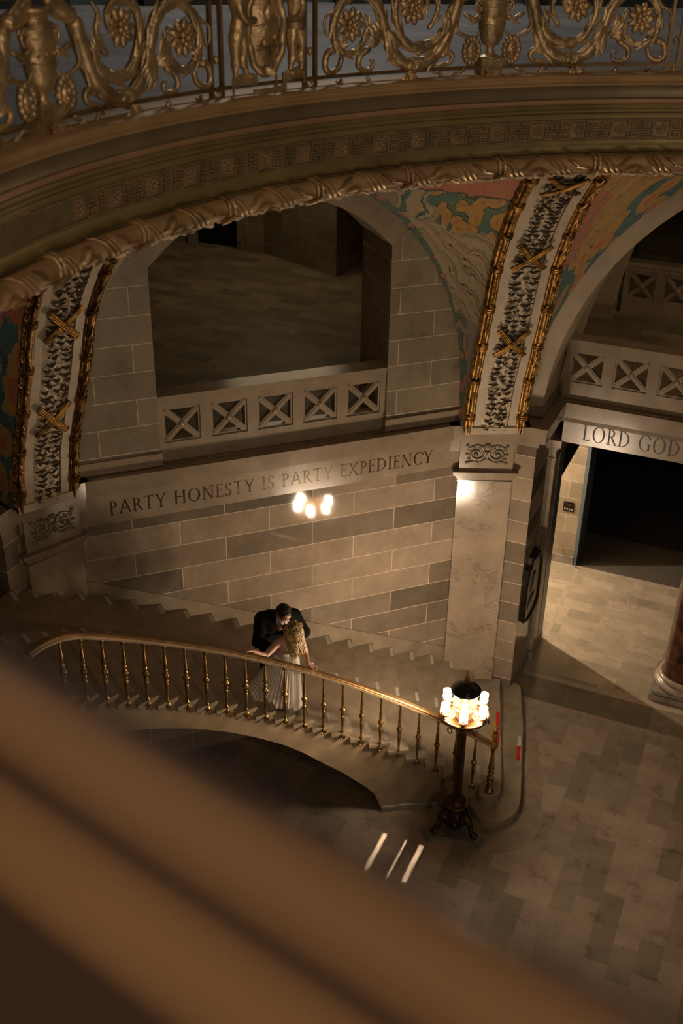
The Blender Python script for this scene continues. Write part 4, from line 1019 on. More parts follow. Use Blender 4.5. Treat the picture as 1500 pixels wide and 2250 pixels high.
strip_on(s2, 2, (-4.06,8.66), (-3.97,8.34), 0.055, 'tape_red'); strip_on(s2, 2, (-4.05,8.42), (-3.985,8.14), 0.045, 'tape_yellow'); strip_on(s2, 2, (-3.965,8.30), (-3.86,7.92), 0.04, 'tape_red')
# curved stringer with the arched soffit
SOF = [(108,0.0),(125.7,0.0),(125.9,0.10),(126.25,0.20),(126.71,0.34),(127.8,0.49),(129.54,0.667),(131.8,0.90),(134.17,1.112),(136.9,1.382),(139.6,1.619),(143.8,1.93),(147.6,2.19),(152.6,2.50),(158.5,2.83),(170,3.38),(186,4.15)]
m = MB(); rows = []
for th in list(np.arange(111.9, 125.6, 0.8))+[125.65,125.72,125.8,125.9,126.05,126.25,126.5,126.71]+list(np.arange(127.2, 184.2, 0.7)):
    kf = (th-111.588)/2.688+3; zt = H*(kf-1.0)+0.001; zb = min(interp(SOF, th), zt-0.05)
    rows.append((th, zt, zb))
m.grid([[cyl(a,5.89,c), cyl(a,5.89,d)] for a, c, d in rows]); m.grid([[cyl(a,6.3,c), cyl(a,5.89,c)] for a, c, d in rows]); m.grid([[cyl(a,5.89,d), cyl(a,6.3,d), cyl(a,7.2,d), cyl(a,8.6,d)] for a, c, d in rows]); m.build('stringer', M['stringer'], st, smooth=True)
m = MB(); m.grid([[cyl(th,5.86,0),cyl(th,5.86,0.085),cyl(th,5.875,0.10),cyl(th,5.90,0.10)] for th in np.arange(112.2,125.8,0.5)], flip=True); m.build('base_moulding', M['grey_stone'], st, smooth=True)
# raking skirting on the wall
def nz(s): return H*(5+(2.625-s)/0.369)
m = MB(FA)
m.extrude([(s, AP-0.018, z) for s, z in [(2.92, nz(2.92)+0.168), (-3.2, nz(-3.2)+0.150), (-3.2, nz(-3.2)-0.3), (2.92, nz(2.92)-0.3)]], (0, 0.03, 0)); m.build('wall_skirting', M['step'], st)
# pale border set into the floor round the foot of the stairs
m = MB(); pin = [(-5.30,6.04),(-4.95,6.28),(-4.5,6.48),(-4.05,6.62),(-3.93,6.55),(-3.72,6.40),(-3.48,6.38),(-3.28,6.50),(-3.17,6.72),(-3.16,7.02),(-3.26,7.41),(-3.56,8.63),(-3.86,9.64)]
pout = [(-5.17,5.84),(-4.88,6.05),(-4.45,6.24),(-4.08,6.33),(-3.95,6.22),(-3.72,6.08),(-3.40,6.05),(-3.10,6.22),(-2.92,6.58),(-2.90,7.0),(-3.02,7.41),(-3.40,8.63),(-3.78,9.64)]
ci = catmull([(x,y,0.002) for x,y in pin],5); co = catmull([(x,y,0.002) for x,y in pout],5); m.grid([ci, co], flip=True); struct(m.build('trim_30', M['border_light']))

# ------------------------------------------------------------------ stair railing
rg = thing('stair_railing', 'curved stair railing of turned brass balusters under a bronze handrail', 'railing', tuple(cyl(111, 5.86, H*2)))
BAL = [(.028,0.0),(.034,.018),(.030,.045),(.018,.058),(.016,.072),(.023,.086),(.023,.098),(.013,.112),(.015,.16),(.025,.325),(.027,.352),(.016,.368),(.025,.383),(.027,.396),(.018,.412),(.028,.438),(.042,.460),(.040,.478),(.026,.496),(.018,.52),(.026,.538),(.026,.55),(.017,.566),(.023,.595),(.024,.62),(.020,.66),(.015,.78),(.012,.84),(.013,.85),(.021,.862),(.027,.885),(.023,.905),(.018,.93)]
def zfoot(th): return H*((th-113.0)/2.69+2.5)
for j in range(22):
    th = 113.0+2.69*j; b = cyl(th, 5.845, zfoot(th))
    m = MB(); m.lathe(BAL, b, 12)
    t = (cyl(th+1,5.845,0)-cyl(th,5.845,0)).normalized(); o = (cyl(th,6,0)-cyl(th,5,0)).normalized()
    m.tube([b+t*(0.038*math.cos(a))+Vector((0,0,0.038*math.sin(a)-0.010))-o*0.0 for a in np.linspace(0.4, 5.4, 14)], [0.009+0.006*i/13 for i in range(14)], 6)
    m.tube([b+Vector((0,0,-0.02)), b+o*0.06+Vector((0,0,-0.02))], 0.02, 8)
    m.build('baluster', M['brass'], rg, smooth=True)
def rail_z(th):
    a = H*((th-113.0)/2.69+2.5)+0.925; b = H*((170.5-113.0)/2.69+2.5)+0.925-(th-170.5)*0.015; k = 0.30
    h_ = max(0.0, min(1.0, 0.5+0.5*(b-a)/k)); return b*(1-h_)+a*h_-k*h_*(1-h_)
PR = [(-0.048,0.0),(-0.050,0.012),(-0.043,0.022),(-0.040,0.034),(-0.046,0.044),(-0.040,0.056),(-0.024,0.064),(-0.014,0.060),(0.0,0.067),(0.014,0.060),(0.024,0.064),(0.040,0.056),(0.046,0.044),(0.040,0.034),(0.043,0.022),(0.050,0.012),(0.048,0.0)]
m = MB(); rows = []
for th in np.arange(110.2, 174.1, 0.5): rows.append([cyl(th, 5.845+a, rail_z(th)+b) for a, b in PR])
m.grid(rows, closed=True); m.add(rows[0], [tuple(range(len(PR)))]); m.build('handrail', M['rail'], rg, smooth=True)
m = MB(); rows = [[cyl(th,5.793,rail_z(th)-0.012),cyl(th,5.793,rail_z(th)+0.012),cyl(th,5.80,rail_z(th)+0.012),cyl(th,5.89,rail_z(th)-0.002),cyl(th,5.89,rail_z(th)-0.012)] for th in np.arange(110.6,174.1,0.5)]
m.grid(rows, closed=True); m.build('rail_edge', M['rail_edge'], rg, smooth=True)
nb = Vector((-3.695, 6.865, 2*H)); m = MB()
m.lathe([(0.062,0),(0.070,0.02),(0.058,0.045),(0.046,0.055),(0.046,0.12),(0.034,0.15),(0.030,0.17),(0.050,0.19),(0.052,0.205),(0.034,0.225),(0.052,0.26),(0.054,0.275),(0.032,0.30),(0.030,0.33),(0.050,0.355),(0.052,0.37),(0.030,0.40),(0.050,0.44),(0.052,0.455),(0.038,0.48),(0.042,0.50),(0.033,0.58),(0.026,0.70),(0.024,0.76),(0.034,0.78),(0.038,0.80),(0.030,0.83),(0.040,0.855)], nb, 16); m.build('newel_post', M['brass'], rg, smooth=True)
m = MB(); z = rail_z(110.5)-2*H
m.lathe([(0.060,z-0.01),(0.066,z+0.02),(0.058,z+0.05),(0.030,z+0.07),(0.022,z+0.10),(0.030,z+0.13),(0.045,z+0.17),(0.045,z+0.20),(0.026,z+0.235),(0.020,z+0.25),(0.034,z+0.27),(0.036,z+0.285),(0.018,z+0.31),(0.004,z+0.32)], nb, 14); m.build('finial', M['gold'], rg, smooth=True)

# ------------------------------------------------------------------ lamp standard
LX, LY = -4.0, 6.25
lp = thing('lamp_standard', 'tall bronze lamp standard with six lit glass shades at the foot of the stairs', 'lamp', (LX, LY, 0))
def lw(x, y, z): return (LX+x, LY+y, z)
VA = math.atan2(-11.2, 2.98)      # towards the viewer
def tri(r_c, cut, sag, n=8):
    """three-cornered plate with cut corners and hollow sides"""
    pts = []
    for i in range(3):
        a = VA+PI/3+i*2*PI/3; b = a+2*PI/3
        A = Vector((r_c*math.cos(a), r_c*math.sin(a))); B = Vector((r_c*math.cos(b), r_c*math.sin(b)))
        ta = Vector((-math.sin(a), math.cos(a))); tb = Vector((-math.sin(b), math.cos(b)))
        p, q = A+ta*cut, B-tb*cut; mid = Vector((math.cos((a+b)/2), math.sin((a+b)/2)))
        for k in range(n+1):
            t = k/n; pts.append(tuple(p.lerp(q, t)-mid*sag*4*t*(1-t)))
    return pts
m = MB(); m.prism([(LX+x, LY+y) for x, y in tri(0.46, 0.10, 0.075)], 0, 0.045); m.prism([(LX+x, LY+y) for x, y in tri(0.43, 0.095, 0.075)], 0.045, 0.065); m.build('plinth', M['grey_stone'], lp)
for i in range(3):
    a = VA+PI/3+i*2*PI/3; c, s = math.cos(a), math.sin(a); m = MB()
    m.tube(catmull([lw(0.10*c,0.10*s,0.36),lw(0.19*c,0.19*s,0.34),lw(0.25*c,0.25*s,0.25),lw(0.27*c,0.27*s,0.16),lw(0.31*c,0.31*s,0.11)],5), [0.045,0.06,0.068,0.07,0.068,0.064,0.06,0.056,0.052,0.048,0.045,0.042,0.04,0.039,0.038,0.038,0.038,0.038,0.039,0.04,0.042], 9)
    for q in (-1,0,1):
        m.ball(lw((0.345)*c-0.035*q*s, 0.345*s+0.035*q*c, 0.095), 0.024, 0.024, 0.03, 7, 5)
    m.ball(lw(0.31*c,0.31*s,0.10), 0.05, 0.05, 0.038, 9, 5); m.ball(lw(0.2*c,0.2*s,0.36), 0.05, 0.05, 0.045, 8, 5)
    m.build('claw_foot', M['lamp_dark'], lp, smooth=True)
m = MB(); m.lathe([(0.05,0.08),(0.09,0.10),(0.14,0.20),(0.155,0.30),(0.14,0.40),(0.12,0.44),(0.13,0.47),(0.135,0.48),(0.135,0.56),(0.128,0.60),(0.11,0.62),(0.075,0.66)], (LX,LY,0), 24)
for i in range(9):
    a = i*2*PI/9; m.tube([lw(0.12*math.cos(a),0.12*math.sin(a),0.14),lw(0.165*math.cos(a),0.165*math.sin(a),0.26),lw(0.16*math.cos(a),0.16*math.sin(a),0.36),lw(0.19*math.cos(a),0.19*math.sin(a),0.42)], [0.02,0.04,0.035,0.01], 6)
m.ball(lw(0.16*math.cos(VA),0.16*math.sin(VA),0.24), 0.05, 0.05, 0.08, 9, 6)
m.build('pedestal', M['lamp_dark'], lp, smooth=True)
m = MB(); m.lathe([(0.137,0.485),(0.146,0.50),(0.137,0.515)], (LX,LY,0), 30); m.build('pedestal_ring', M['gold_dark'], lp, smooth=True)
m = MB(); m.lathe([(0.060,0.66),(0.056,0.72),(0.055,1.2),(0.050,1.80)], (LX,LY,0), 24, flute=0.13); m.build('fluted_shaft', M['lamp_dark'], lp)
m = MB(); m.lathe([(0.050,1.80),(0.062,1.82),(0.056,1.84),(0.075,1.88),(0.085,1.90),(0.060,1.92),(0.10,1.98),(0.17,2.03),(0.235,2.065),(0.27,2.085)], (LX,LY,0), 30, cap=False); m.lathe([(0.27,2.085),(0.20,2.08),(0.10,2.05)], (LX,LY,0), 30, cap=False)
m.build('bowl', M['lamp_gold'], lp, smooth=True)
m = MB(); prof = [(0.262,2.085),(0.300,2.09),(0.338,2.115),(0.345,2.135),(0.338,2.15),(0.315,2.155),(0.300,2.145),(0.285,2.115)]
rows = []
for k in range(61):
    a = 2*PI*k/60; rows.append([lw(r*math.cos(a), r*math.sin(a), z) for r, z in prof])
m.grid(rows)
for k in range(40):
    a = 2*PI*k/40; m.ball(lw(0.322*math.cos(a),0.322*math.sin(a),2.112+0.012*(k % 2)), 0.018, 0.018, 0.012, 6, 4)
m.build('ornamental_ring', M['lamp_gold'], lp, smooth=True)
for k in range(6):      # hanging rings under the bowl
    a = VA+PI/6+k*PI/3; c, s = math.cos(a), math.sin(a); m = MB()
    m.tube([lw(0.335*c-0.03*math.cos(t)*s, 0.335*s+0.03*math.cos(t)*c, 2.045+0.045*math.sin(t)) for t in np.linspace(0, 2*PI, 16)[:-1]], 0.009, 6, closed=True); m.build('hanging_ring', M['gold_dark'], lp, smooth=True)
m = MB(); m.lathe([(0.10,2.05),(0.115,2.10),(0.135,2.17),(0.150,2.22),(0.150,2.24),(0.142,2.25),(0.148,2.36),(0.156,2.46),(0.170,2.485),(0.178,2.505)], (LX,LY,0), 36)
for k in range(6):
    a = VA+k*PI/3
    m.tube([lw(0.152*math.cos(a+0.36*math.cos(t)),0.152*math.sin(a+0.36*math.cos(t)),2.345+0.09*math.sin(t)) for t in np.linspace(0, 2*PI, 20)[:-1]], 0.008, 6, closed=True)
m.build('lantern_drum', M['lamp_gold'], lp, smooth=True)
m = MB(); m.lathe([(0.10,2.50),(0.198,2.505),(0.205,2.515),(0.200,2.53),(0.165,2.565),(0.11,2.60),(0.05,2.62),(0.02,2.628)], (LX,LY,0), 40); m.build('lid', M['lid'], lp, smooth=True)
m = MB(); m.lathe([(0.018,2.62),(0.024,2.65),(0.016,2.70),(0.012,2.73),(0.017,2.75),(0.009,2.79),(0.003,2.82)], (LX,LY,0), 10)
for k in range(5):
    a = 2*PI*k/5; m.tube([lw(0.02*math.cos(a),0.02*math.sin(a),2.63),lw(0.032*math.cos(a),0.032*math.sin(a),2.68),lw(0.02*math.cos(a),0.02*math.sin(a),2.76)], [0.006,0.007,0.003], 6)
m.build('lid_finial', M['gold_dark'], lp, smooth=True)
for k in range(6):
    a = VA+k*PI/3; c, s = math.cos(a), math.sin(a); rr = 0.285
    m = MB(); m.tube(catmull([lw(0.14*c,0.14*s,2.20),lw(0.20*c,0.20*s,2.15),lw(0.26*c,0.26*s,2.15),lw(rr*c,rr*s,2.20)],5), 0.013, 7)
    m.lathe([(0.02,2.155),(0.05,2.17),(0.062,2.195),(0.060,2.205),(0.035,2.215),(0.04,2.235)], lw(rr*c,rr*s,0), 14)
    arm = m.build('lamp_arm', M['lamp_gold'], lp, smooth=True)
    m = MB(); m.lathe([(0.030,2.235),(0.046,2.242),(0.054,2.262),(0.053,2.29),(0.049,2.315),(0.049,2.33),(0.054,2.352),(0.056,2.366),(0.048,2.376),(0.02,2.379)], lw(rr*c,rr*s,0), 16); m.build('glass_shade', M['lamp_glass'], arm, smooth=True)

# ------------------------------------------------------------------ inscriptions
TK, TN = 0.125, 0.062
def arcband(cx, cy, rx, ry, a0, a1, w0, w1, n=18):
    """crescent stroke: width swells from w0 at the ends to w1 in the middle"""
    o, i = [], []
    for k in range(n+1):
        a = a0+(a1-a0)*k/n; q = abs(math.cos(a)); w = w0+(w1-w0)*q
        o.append((cx+rx*math.cos(a), cy+ry*math.sin(a))); i.append((cx+(rx-w)*math.cos(a), cy+(ry-w*0.62)*math.sin(a)))
    return [(o[k], o[k+1], i[k+1], i[k]) for k in range(n)]
def bar(x0, y0, x1, y1, w):
    d = Vector((x1-x0, y1-y0)).normalized(); p = Vector((-d.y, d.x))*w/2
    return [((x0+p.x,y0+p.y),(x1+p.x,y1+p.y),(x1-p.x,y1-p.y),(x0-p.x,y0-p.y))]
def vst(x, y0=0, y1=1, w=TK, serif=0.09): 
    q = bar(x, y0, x, y1, w)
    if serif: q += bar(x-w/2-serif, y0+0.018, x+w/2+serif, y0+0.018, 0.036)+bar(x-w/2-serif, y1-0.018, x+w/2+serif, y1-0.018, 0.036)
    return q
def diag(x0, y0, x1, y1, w): 
    h_ = w/2; return [((x0-h_,y0),(x0+h_,y0),(x1+h_,y1),(x1-h_,y1))]
def sf(x, y, w=0.2): return bar(x-w/2, y, x+w/2, y, 0.036)
G = {}
G['P'] = (0.62, vst(0.17)+arcband(0.20,0.735,0.37,0.265,-PI/2,PI/2,0.045,TK))
G['R'] = (0.74, G['P'][1]+diag(0.36,0.48,0.70,0.0,0.13)+sf(0.70,0.018,0.16))
G['A'] = (0.86, diag(0.08,0,0.43,1,TN)+diag(0.78,0,0.43,1,TK)+bar(0.2,0.36,0.66,0.36,0.045)+sf(0.08,0.018)+sf(0.78,0.018))
G['T'] = (0.76, vst(0.38,0,1,TK,0.0)+sf(0.38,0.018,0.3)+bar(0.04,0.978,0.72,0.978,0.044)+bar(0.055,0.86,0.055,1,0.036)+bar(0.705,0.86,0.705,1,0.036))
G['Y'] = (0.80, vst(0.40,0,0.47,TK,0)+sf(0.40,0.018,0.3)+diag(0.40,0.42,0.10,1,TK)+diag(0.40,0.42,0.70,1,TN)+sf(0.10,0.982)+sf(0.70,0.982))
G['H'] = (0.94, vst(0.17)+vst(0.77)+bar(0.17,0.53,0.77,0.53,0.045))
G['O'] = (1.00, arcband(0.50,0.5,0.45,0.515,0,2*PI,0.05,TK+0.01,36))
G['N'] = (0.92, vst(0.15,0,1,TN)+vst(0.77,0,1,TN)+diag(0.74,0,0.15,1,TK))
G['E'] = (0.60, vst(0.17)+bar(0.17,0.978,0.54,0.978,0.044)+bar(0.17,0.022,0.56,0.022,0.044)+bar(0.17,0.53,0.47,0.53,0.044)+bar(0.53,0.88,0.53,1,0.034)+bar(0.55,0,0.55,0.13,0.034)+bar(0.46,0.47,0.46,0.59,0.034))
G['S'] = (0.58, arcband(0.29,0.75,0.22,0.26,PI*0.12,PI*1.5,0.05,TK)+arcband(0.28,0.25,0.24,0.27,-PI*0.88,PI*0.5,0.05,TK)+bar(0.29,0.515,0.28,0.50,0.10)+bar(0.49,0.78,0.49,0.93,0.034)+bar(0.05,0.06,0.05,0.21,0.034))
G['I'] = (0.34, vst(0.17))
G['X'] = (0.84, diag(0.72,0,0.10,1,TK)+diag(0.08,0,0.72,1,TN)+sf(0.08,0.018)+sf(0.72,0.018)+sf(0.10,0.982)+sf(0.72,0.982))
G['D'] = (0.88, vst(0.17)+arcband(0.20,0.5,0.62,0.50,-PI/2,PI/2,0.045,TK))
G['C'] = (0.82, arcband(0.52,0.5,0.45,0.515,PI*0.22,PI*1.78,0.05,TK)+bar(0.86,0.76,0.86,0.90,0.034))
G['G'] = (0.94, arcband(0.52,0.5,0.45,0.515,PI*0.22,PI*1.75,0.05,TK)+bar(0.80,0.06,0.80,0.45,TK)+sf(0.80,0.44,0.28)+bar(0.86,0.76,0.86,0.90,0.034))
G['L'] = (0.60, vst(0.17)+bar(0.17,0.022,0.56,0.022,0.044)+bar(0.55,0,0.55,0.14,0.034))
def inscription(name, text, label, xf, s0, s1, zb, hh, o, mat):
    gap = 0.10; space = 0.46; tot = 0
    for c in text: tot += space if c == ' ' else G[c][0]+gap
    tot -= gap; k = (s1-s0)/tot; x = s0
    t = thing(name, label, 'inscription', xf(((s0+s1)/2, o, zb)))
    for c in text:
        if c == ' ': x += space*k; continue
        m = MB(xf)
        for i, q in enumerate(G[c][1]):
            ee = 0.0003*(i % 4)
            P = [(x+px*k, o-0.003-ee, zb+py*hh) for px, py in q]
            m.extrude(P, (0, 0.006, 0))
        m.build('letter', mat, t); x += (G[c][0]+gap)*k
    return t
inscription('inscription', 'PARTY HONESTY IS PARTY EXPEDIENCY', 'long gilded capital inscription along the frieze of the wall above the couple', FA, -2.385, 2.385, 4.362, 0.200, AP-0.004, M['letter'])
inscription('inscription', 'LORD GOD', 'short dark capital inscription on the lintel over the dark doorway at right', FB, -3.69, -2.215, 4.352, 0.262, 10.66, M['letter_dark'])

# ------------------------------------------------------------------ wall pieces
t = thing('wall_plaque', 'black pointed bronze memorial plaque hung on the shaded pier side beside the passage', 'plaque', (-4.13, 10.08, 1.9))
out_ = [(9.64,1.45),(9.62,2.15),(9.74,2.36),(9.84,2.42),(9.88,2.52),(10.08,2.60),(10.28,2.52),(10.32,2.42),(10.42,2.36),(10.54,2.15),(10.54,1.45),(10.30,1.33),(9.88,1.33)]
m = MB(); m.extrude([(-4.135,y,z) for y,z in out_], (0.07,0,0)); b = m.build('backplate', M['black'], t)
m = MB(); m.tube([(-4.06,y,z) for y,z in out_], 0.022, 6, closed=True); m.build('frame', M['black'], t)
m = MB(); m.ball((-4.065,10.08,1.98),0.025,0.15,0.22,10,7); m.ball((-4.065,10.08,1.62),0.025,0.24,0.14,10,6); m.ball((-4.06,10.08,2.48),0.04,0.09,0.07,8,5); m.build('bust_relief', M['black'], t, smooth=True)
t = thing('wall_sign', 'small dark square sign on the stone wall of the passage', 'sign', (-4.365,14.165,1.19))
m = MB(); m.box(-4.47,-4.265,14.150,14.172,1.185,1.385); p = m.build('panel', M['black'], t)
m = MB()
for i in range(4): m.box(-4.445+0.045*i,-4.42+0.045*i,14.146,14.152,1.215,1.25)
m.build('pictogram', M['tape_grey'], p)
m = MB(); m.box(-4.44,-4.30,14.147,14.152,1.335,1.345); m.box(-4.44,-4.33,14.147,14.152,1.305,1.312); m.build('lettering', M['letter'], p)
t = thing('passage_beam', 'dark beam with gilded trim crossing the passage opening below the lintel', 'beam', (-4.25,12.8,3.5))
m = MB(); m.box(-4.36,-4.14,11.42,14.17,3.10,3.60); m.build('face', M['black'], t)
m = MB(); m.box(-4.37,-4.13,11.42,14.17,3.60,4.27); m.build('trim_board', M['gold_dark'], t)
m = MB(); m.box(-4.15,-4.125,11.5,14.1,3.54,3.58); m.box(-4.15,-4.125,11.5,14.1,3.13,3.16)
for i in range(12): m.tube([(-4.138,11.7+0.19*i,3.22),(-4.130,11.78+0.19*i,3.33),(-4.138,11.74+0.19*i,3.48)], 0.012, 5)
m.build('ornament', M['lamp_dark'], t)
# ------------------------------------------------------------------ people
def smin(a, b, k):
    h = np.clip(0.5+0.5*(b-a)/k, 0, 1); return b*(1-h)+a*h-k*h*(1-h)
def sdf_mesh(prims, step, k=0.02):
    """one continuous surface round capsules ('c', a, b, ra, rb) and ellipsoids ('e', c, radii, 3x3 or None), blended; ('-', ...) carves"""
    lo = np.full(3, 1e9); hi = -lo.copy()
    for p in prims:
        if p[0] == '-': continue
        q = p
        if q[0] == 'c':
            for c, r in ((q[1], q[3]), (q[2], q[4])): c = np.array(c); lo = np.minimum(lo, c-r); hi = np.maximum(hi, c+r)
        else: c = np.array(q[1]); r = max(q[2]); lo = np.minimum(lo, c-r); hi = np.maximum(hi, c+r)
    lo -= 0.04; hi += 0.04
    n = np.ceil((hi-lo)/step).astype(int)+1
    D = np.full(n, 0.2, dtype=np.float64)
    ax = [lo[i]+step*np.arange(n[i]) for i in range(3)]
    for p in prims:
        neg = p[0] == '-'; q = p[1] if neg else p; kk = k
        if q[0] == 'c':
            a, b = np.array(q[1], float), np.array(q[2], float); ra, rb = q[3], q[4]
            if len(q) > 5: kk = q[5]
            l = np.minimum(a-ra, b-rb)-0.06; h = np.maximum(a+ra, b+rb)+0.06
        else:
            c = np.array(q[1], float); r = np.array(q[2], float)
            if len(q) > 4: kk = q[4]
            l = c-max(r)-0.06; h = c+max(r)+0.06
        i0 = np.clip(np.floor((l-lo)/step).astype(int), 0, n-1); i1 = np.clip(np.ceil((h-lo)/step).astype(int)+1, 1, n)
        X, Y, Z = np.meshgrid(ax[0][i0[0]:i1[0]], ax[1][i0[1]:i1[1]], ax[2][i0[2]:i1[2]], indexing='ij')
        if X.size == 0: continue
        if q[0] == 'c':
            ba = b-a; L2 = max(ba@ba, 1e-12)
            t = np.clip(((X-a[0])*ba[0]+(Y-a[1])*ba[1]+(Z-a[2])*ba[2])/L2, 0, 1)
            d = np.sqrt((X-a[0]-t*ba[0])**2+(Y-a[1]-t*ba[1])**2+(Z-a[2]-t*ba[2])**2)-(ra+(rb-ra)*t)
        else:
            U = [X-c[0], Y-c[1], Z-c[2]]
            if q[3] is not None:
                M3 = np.array(q[3]); U = [M3[0][i]*U[0]+M3[1][i]*U[1]+M3[2][i]*U[2] for i in range(3)]
            k0 = np.sqrt(sum((u/s)**2 for u, s in zip(U, r))); k1 = np.sqrt(sum((u/(s*s))**2 for u, s in zip(U, r)))+1e-9
            d = k0*(k0-1)/k1
        sl = tuple(slice(i0[i], i1[i]) for i in range(3))
        D[sl] = -smin(-D[sl], d, kk) if neg else smin(D[sl], d, kk)
    # naive surface nets
    S = D < 0
    cnt = np.zeros(n-1); P = np.zeros((*(n-1), 3))
    def corner(arr, o): return arr[o[0]:n[0]-1+o[0], o[1]:n[1]-1+o[1], o[2]:n[2]-1+o[2]]
    cs = [(i, j, l) for i in (0,1) for j in (0,1) for l in (0,1)]
    for a in cs:
        for x in range(3):
            if a[x]: continue
            b = list(a); b[x] = 1
            da, db = corner(D, a), corner(D, b); c = (da < 0) != (db < 0)
            t = np.where(c, da/np.where(c, da-db, 1), 0)
            for y in range(3): P[..., y] += np.where(c, a[y]+(t if y == x else 0), 0)
            cnt += c
    act = cnt > 0; idx = -np.ones(act.shape, int); idx[act] = np.arange(act.sum())
    I = np.argwhere(act); V = lo+step*(I+P[act]/cnt[act][:, None])
    F = []
    for x in range(3):
        y, z = (x+1) % 3, (x+2) % 3
        sA = [slice(0, n[i]) for i in range(3)]; sB = list(sA); sA[x] = slice(0, n[x]-1); sB[x] = slice(1, n[x])
        E_ = np.argwhere(S[tuple(sA)] != S[tuple(sB)])
        ok = (E_[:, y] > 0) & (E_[:, z] > 0) & (E_[:, y] < n[y]-1) & (E_[:, z] < n[z]-1); E_ = E_[ok]
        ey = np.zeros(3, int); ey[y] = 1; ez = np.zeros(3, int); ez[z] = 1
        q = [idx[tuple((E_-ey-ez).T)], idx[tuple((E_-ez).T)], idx[tuple(E_.T)], idx[tuple((E_-ey).T)]]
        ins = S[tuple(E_.T)]
        for r in range(len(E_)):
            f_ = (q[0][r], q[1][r], q[2][r], q[3][r])
            if min(f_) < 0: continue
            F.append(f_ if ins[r] else f_[::-1])
    return V, F
def body(name, prims, step, mat, parent, k=0.02):
    V, F = sdf_mesh(prims, step, k)
    m = MB(); m.v = [tuple(v) for v in V]; m.f = [tuple(int(i) for i in f) for f in F]
    return m.build(name, mat, parent, smooth=True)
def hand(prims, wrist, palm_end, up, splay, length, r=0.0085, curl=0.3, thumb=1):
    """palm + five unequal bent fingers"""
    w = Vector(wrist); p = Vector(palm_end); d = (p-w).normalized(); up = Vector(up).normalized(); s = d.cross(up).normalized(); up = s.cross(d).normalized()
    for i in range(4):
        q = (i-1.5)/1.5; kn = p+s*(q*0.030)-d*(0.006*q*q)
        prims.append(('c', w+s*(q*0.016), kn, 0.014, 0.0105, 0.010))
        L = length*(0.92, 1.0, 0.95, 0.76)[i]; fd = (d+s*(q*splay)).normalized()
        a = kn+fd*L*0.45+up*0.006; b = a+(fd-up*curl).normalized()*L*0.32; c = b+(fd-up*curl*2.2).normalized()*L*0.25
        for u, v, r0, r1 in ((kn, a, r*1.1, r), (a, b, r, r*0.9), (b, c, r*0.9, r*0.75)): prims.append(('c', u, v, r0, r1, 0.003))
    base = w+d*0.025-s*(0.024*thumb); a = base+(d*0.6-s*thumb*0.8).normalized()*0.032-up*0.004; b = a+(d*0.9-s*thumb*0.4).normalized()*0.028-up*0.006
    prims.append(('c', w+d*0.012-s*0.008*thumb, base, 0.015, 0.012, 0.010)); prims.append(('c', base, a, 0.0115, 0.010, 0.004)); prims.append(('c', a, b, 0.010, 0.0075, 0.003))
def basis(f, up=(0,0,1)):
    f = Vector(f).normalized(); s = f.cross(Vector(up)).normalized(); u = s.cross(f).normalized()
    return f, s, u          # forward, right, up
def head(prims, c, f, up, k=1.0):
    """head with brow, nose, lips, chin, ears; c = centre, f = facing"""
    c = Vector(c); f, s, u = basis(f, up); Mx = [[s.x,f.x,u.x],[s.y,f.y,u.y],[s.z,f.z,u.z]]
    E = lambda o, r, kk=0.012: prims.append(('e', c+s*o[0]*k+f*o[1]*k+u*o[2]*k, tuple(x*k for x in r), Mx, kk))
    E((0,-0.008,0.018),(0.074,0.092,0.095)); E((0,0.030,-0.045),(0.055,0.055,0.065)); E((0,0.062,-0.082),(0.024,0.022,0.018)); E((0,0.078,0.030),(0.050,0.016,0.014))
    prims.append(('c', c+(f*0.086+u*0.018)*k, c+(f*0.108-u*0.020)*k, 0.009*k, 0.013*k, 0.008)); E((0,0.086,-0.046),(0.022,0.012,0.006),0.005); E((0,0.083,-0.057),(0.019,0.012,0.007),0.005)
    for q in (-1,1): E((q*0.074,-0.005,-0.008),(0.010,0.020,0.032),0.006); E((q*0.040,0.060,-0.018),(0.022,0.018,0.018)); E((q*0.030,0.079,0.008),(0.012,0.007,0.008),0.004)
    return f, s, u
TH = 138.3
ET = (cyl(TH+1, 6, 0)-cyl(TH, 6, 0)).normalized(); ER = (cyl(TH, 7, 0)-cyl(TH, 6, 0)).normalized(); UP = Vector((0,0,1))

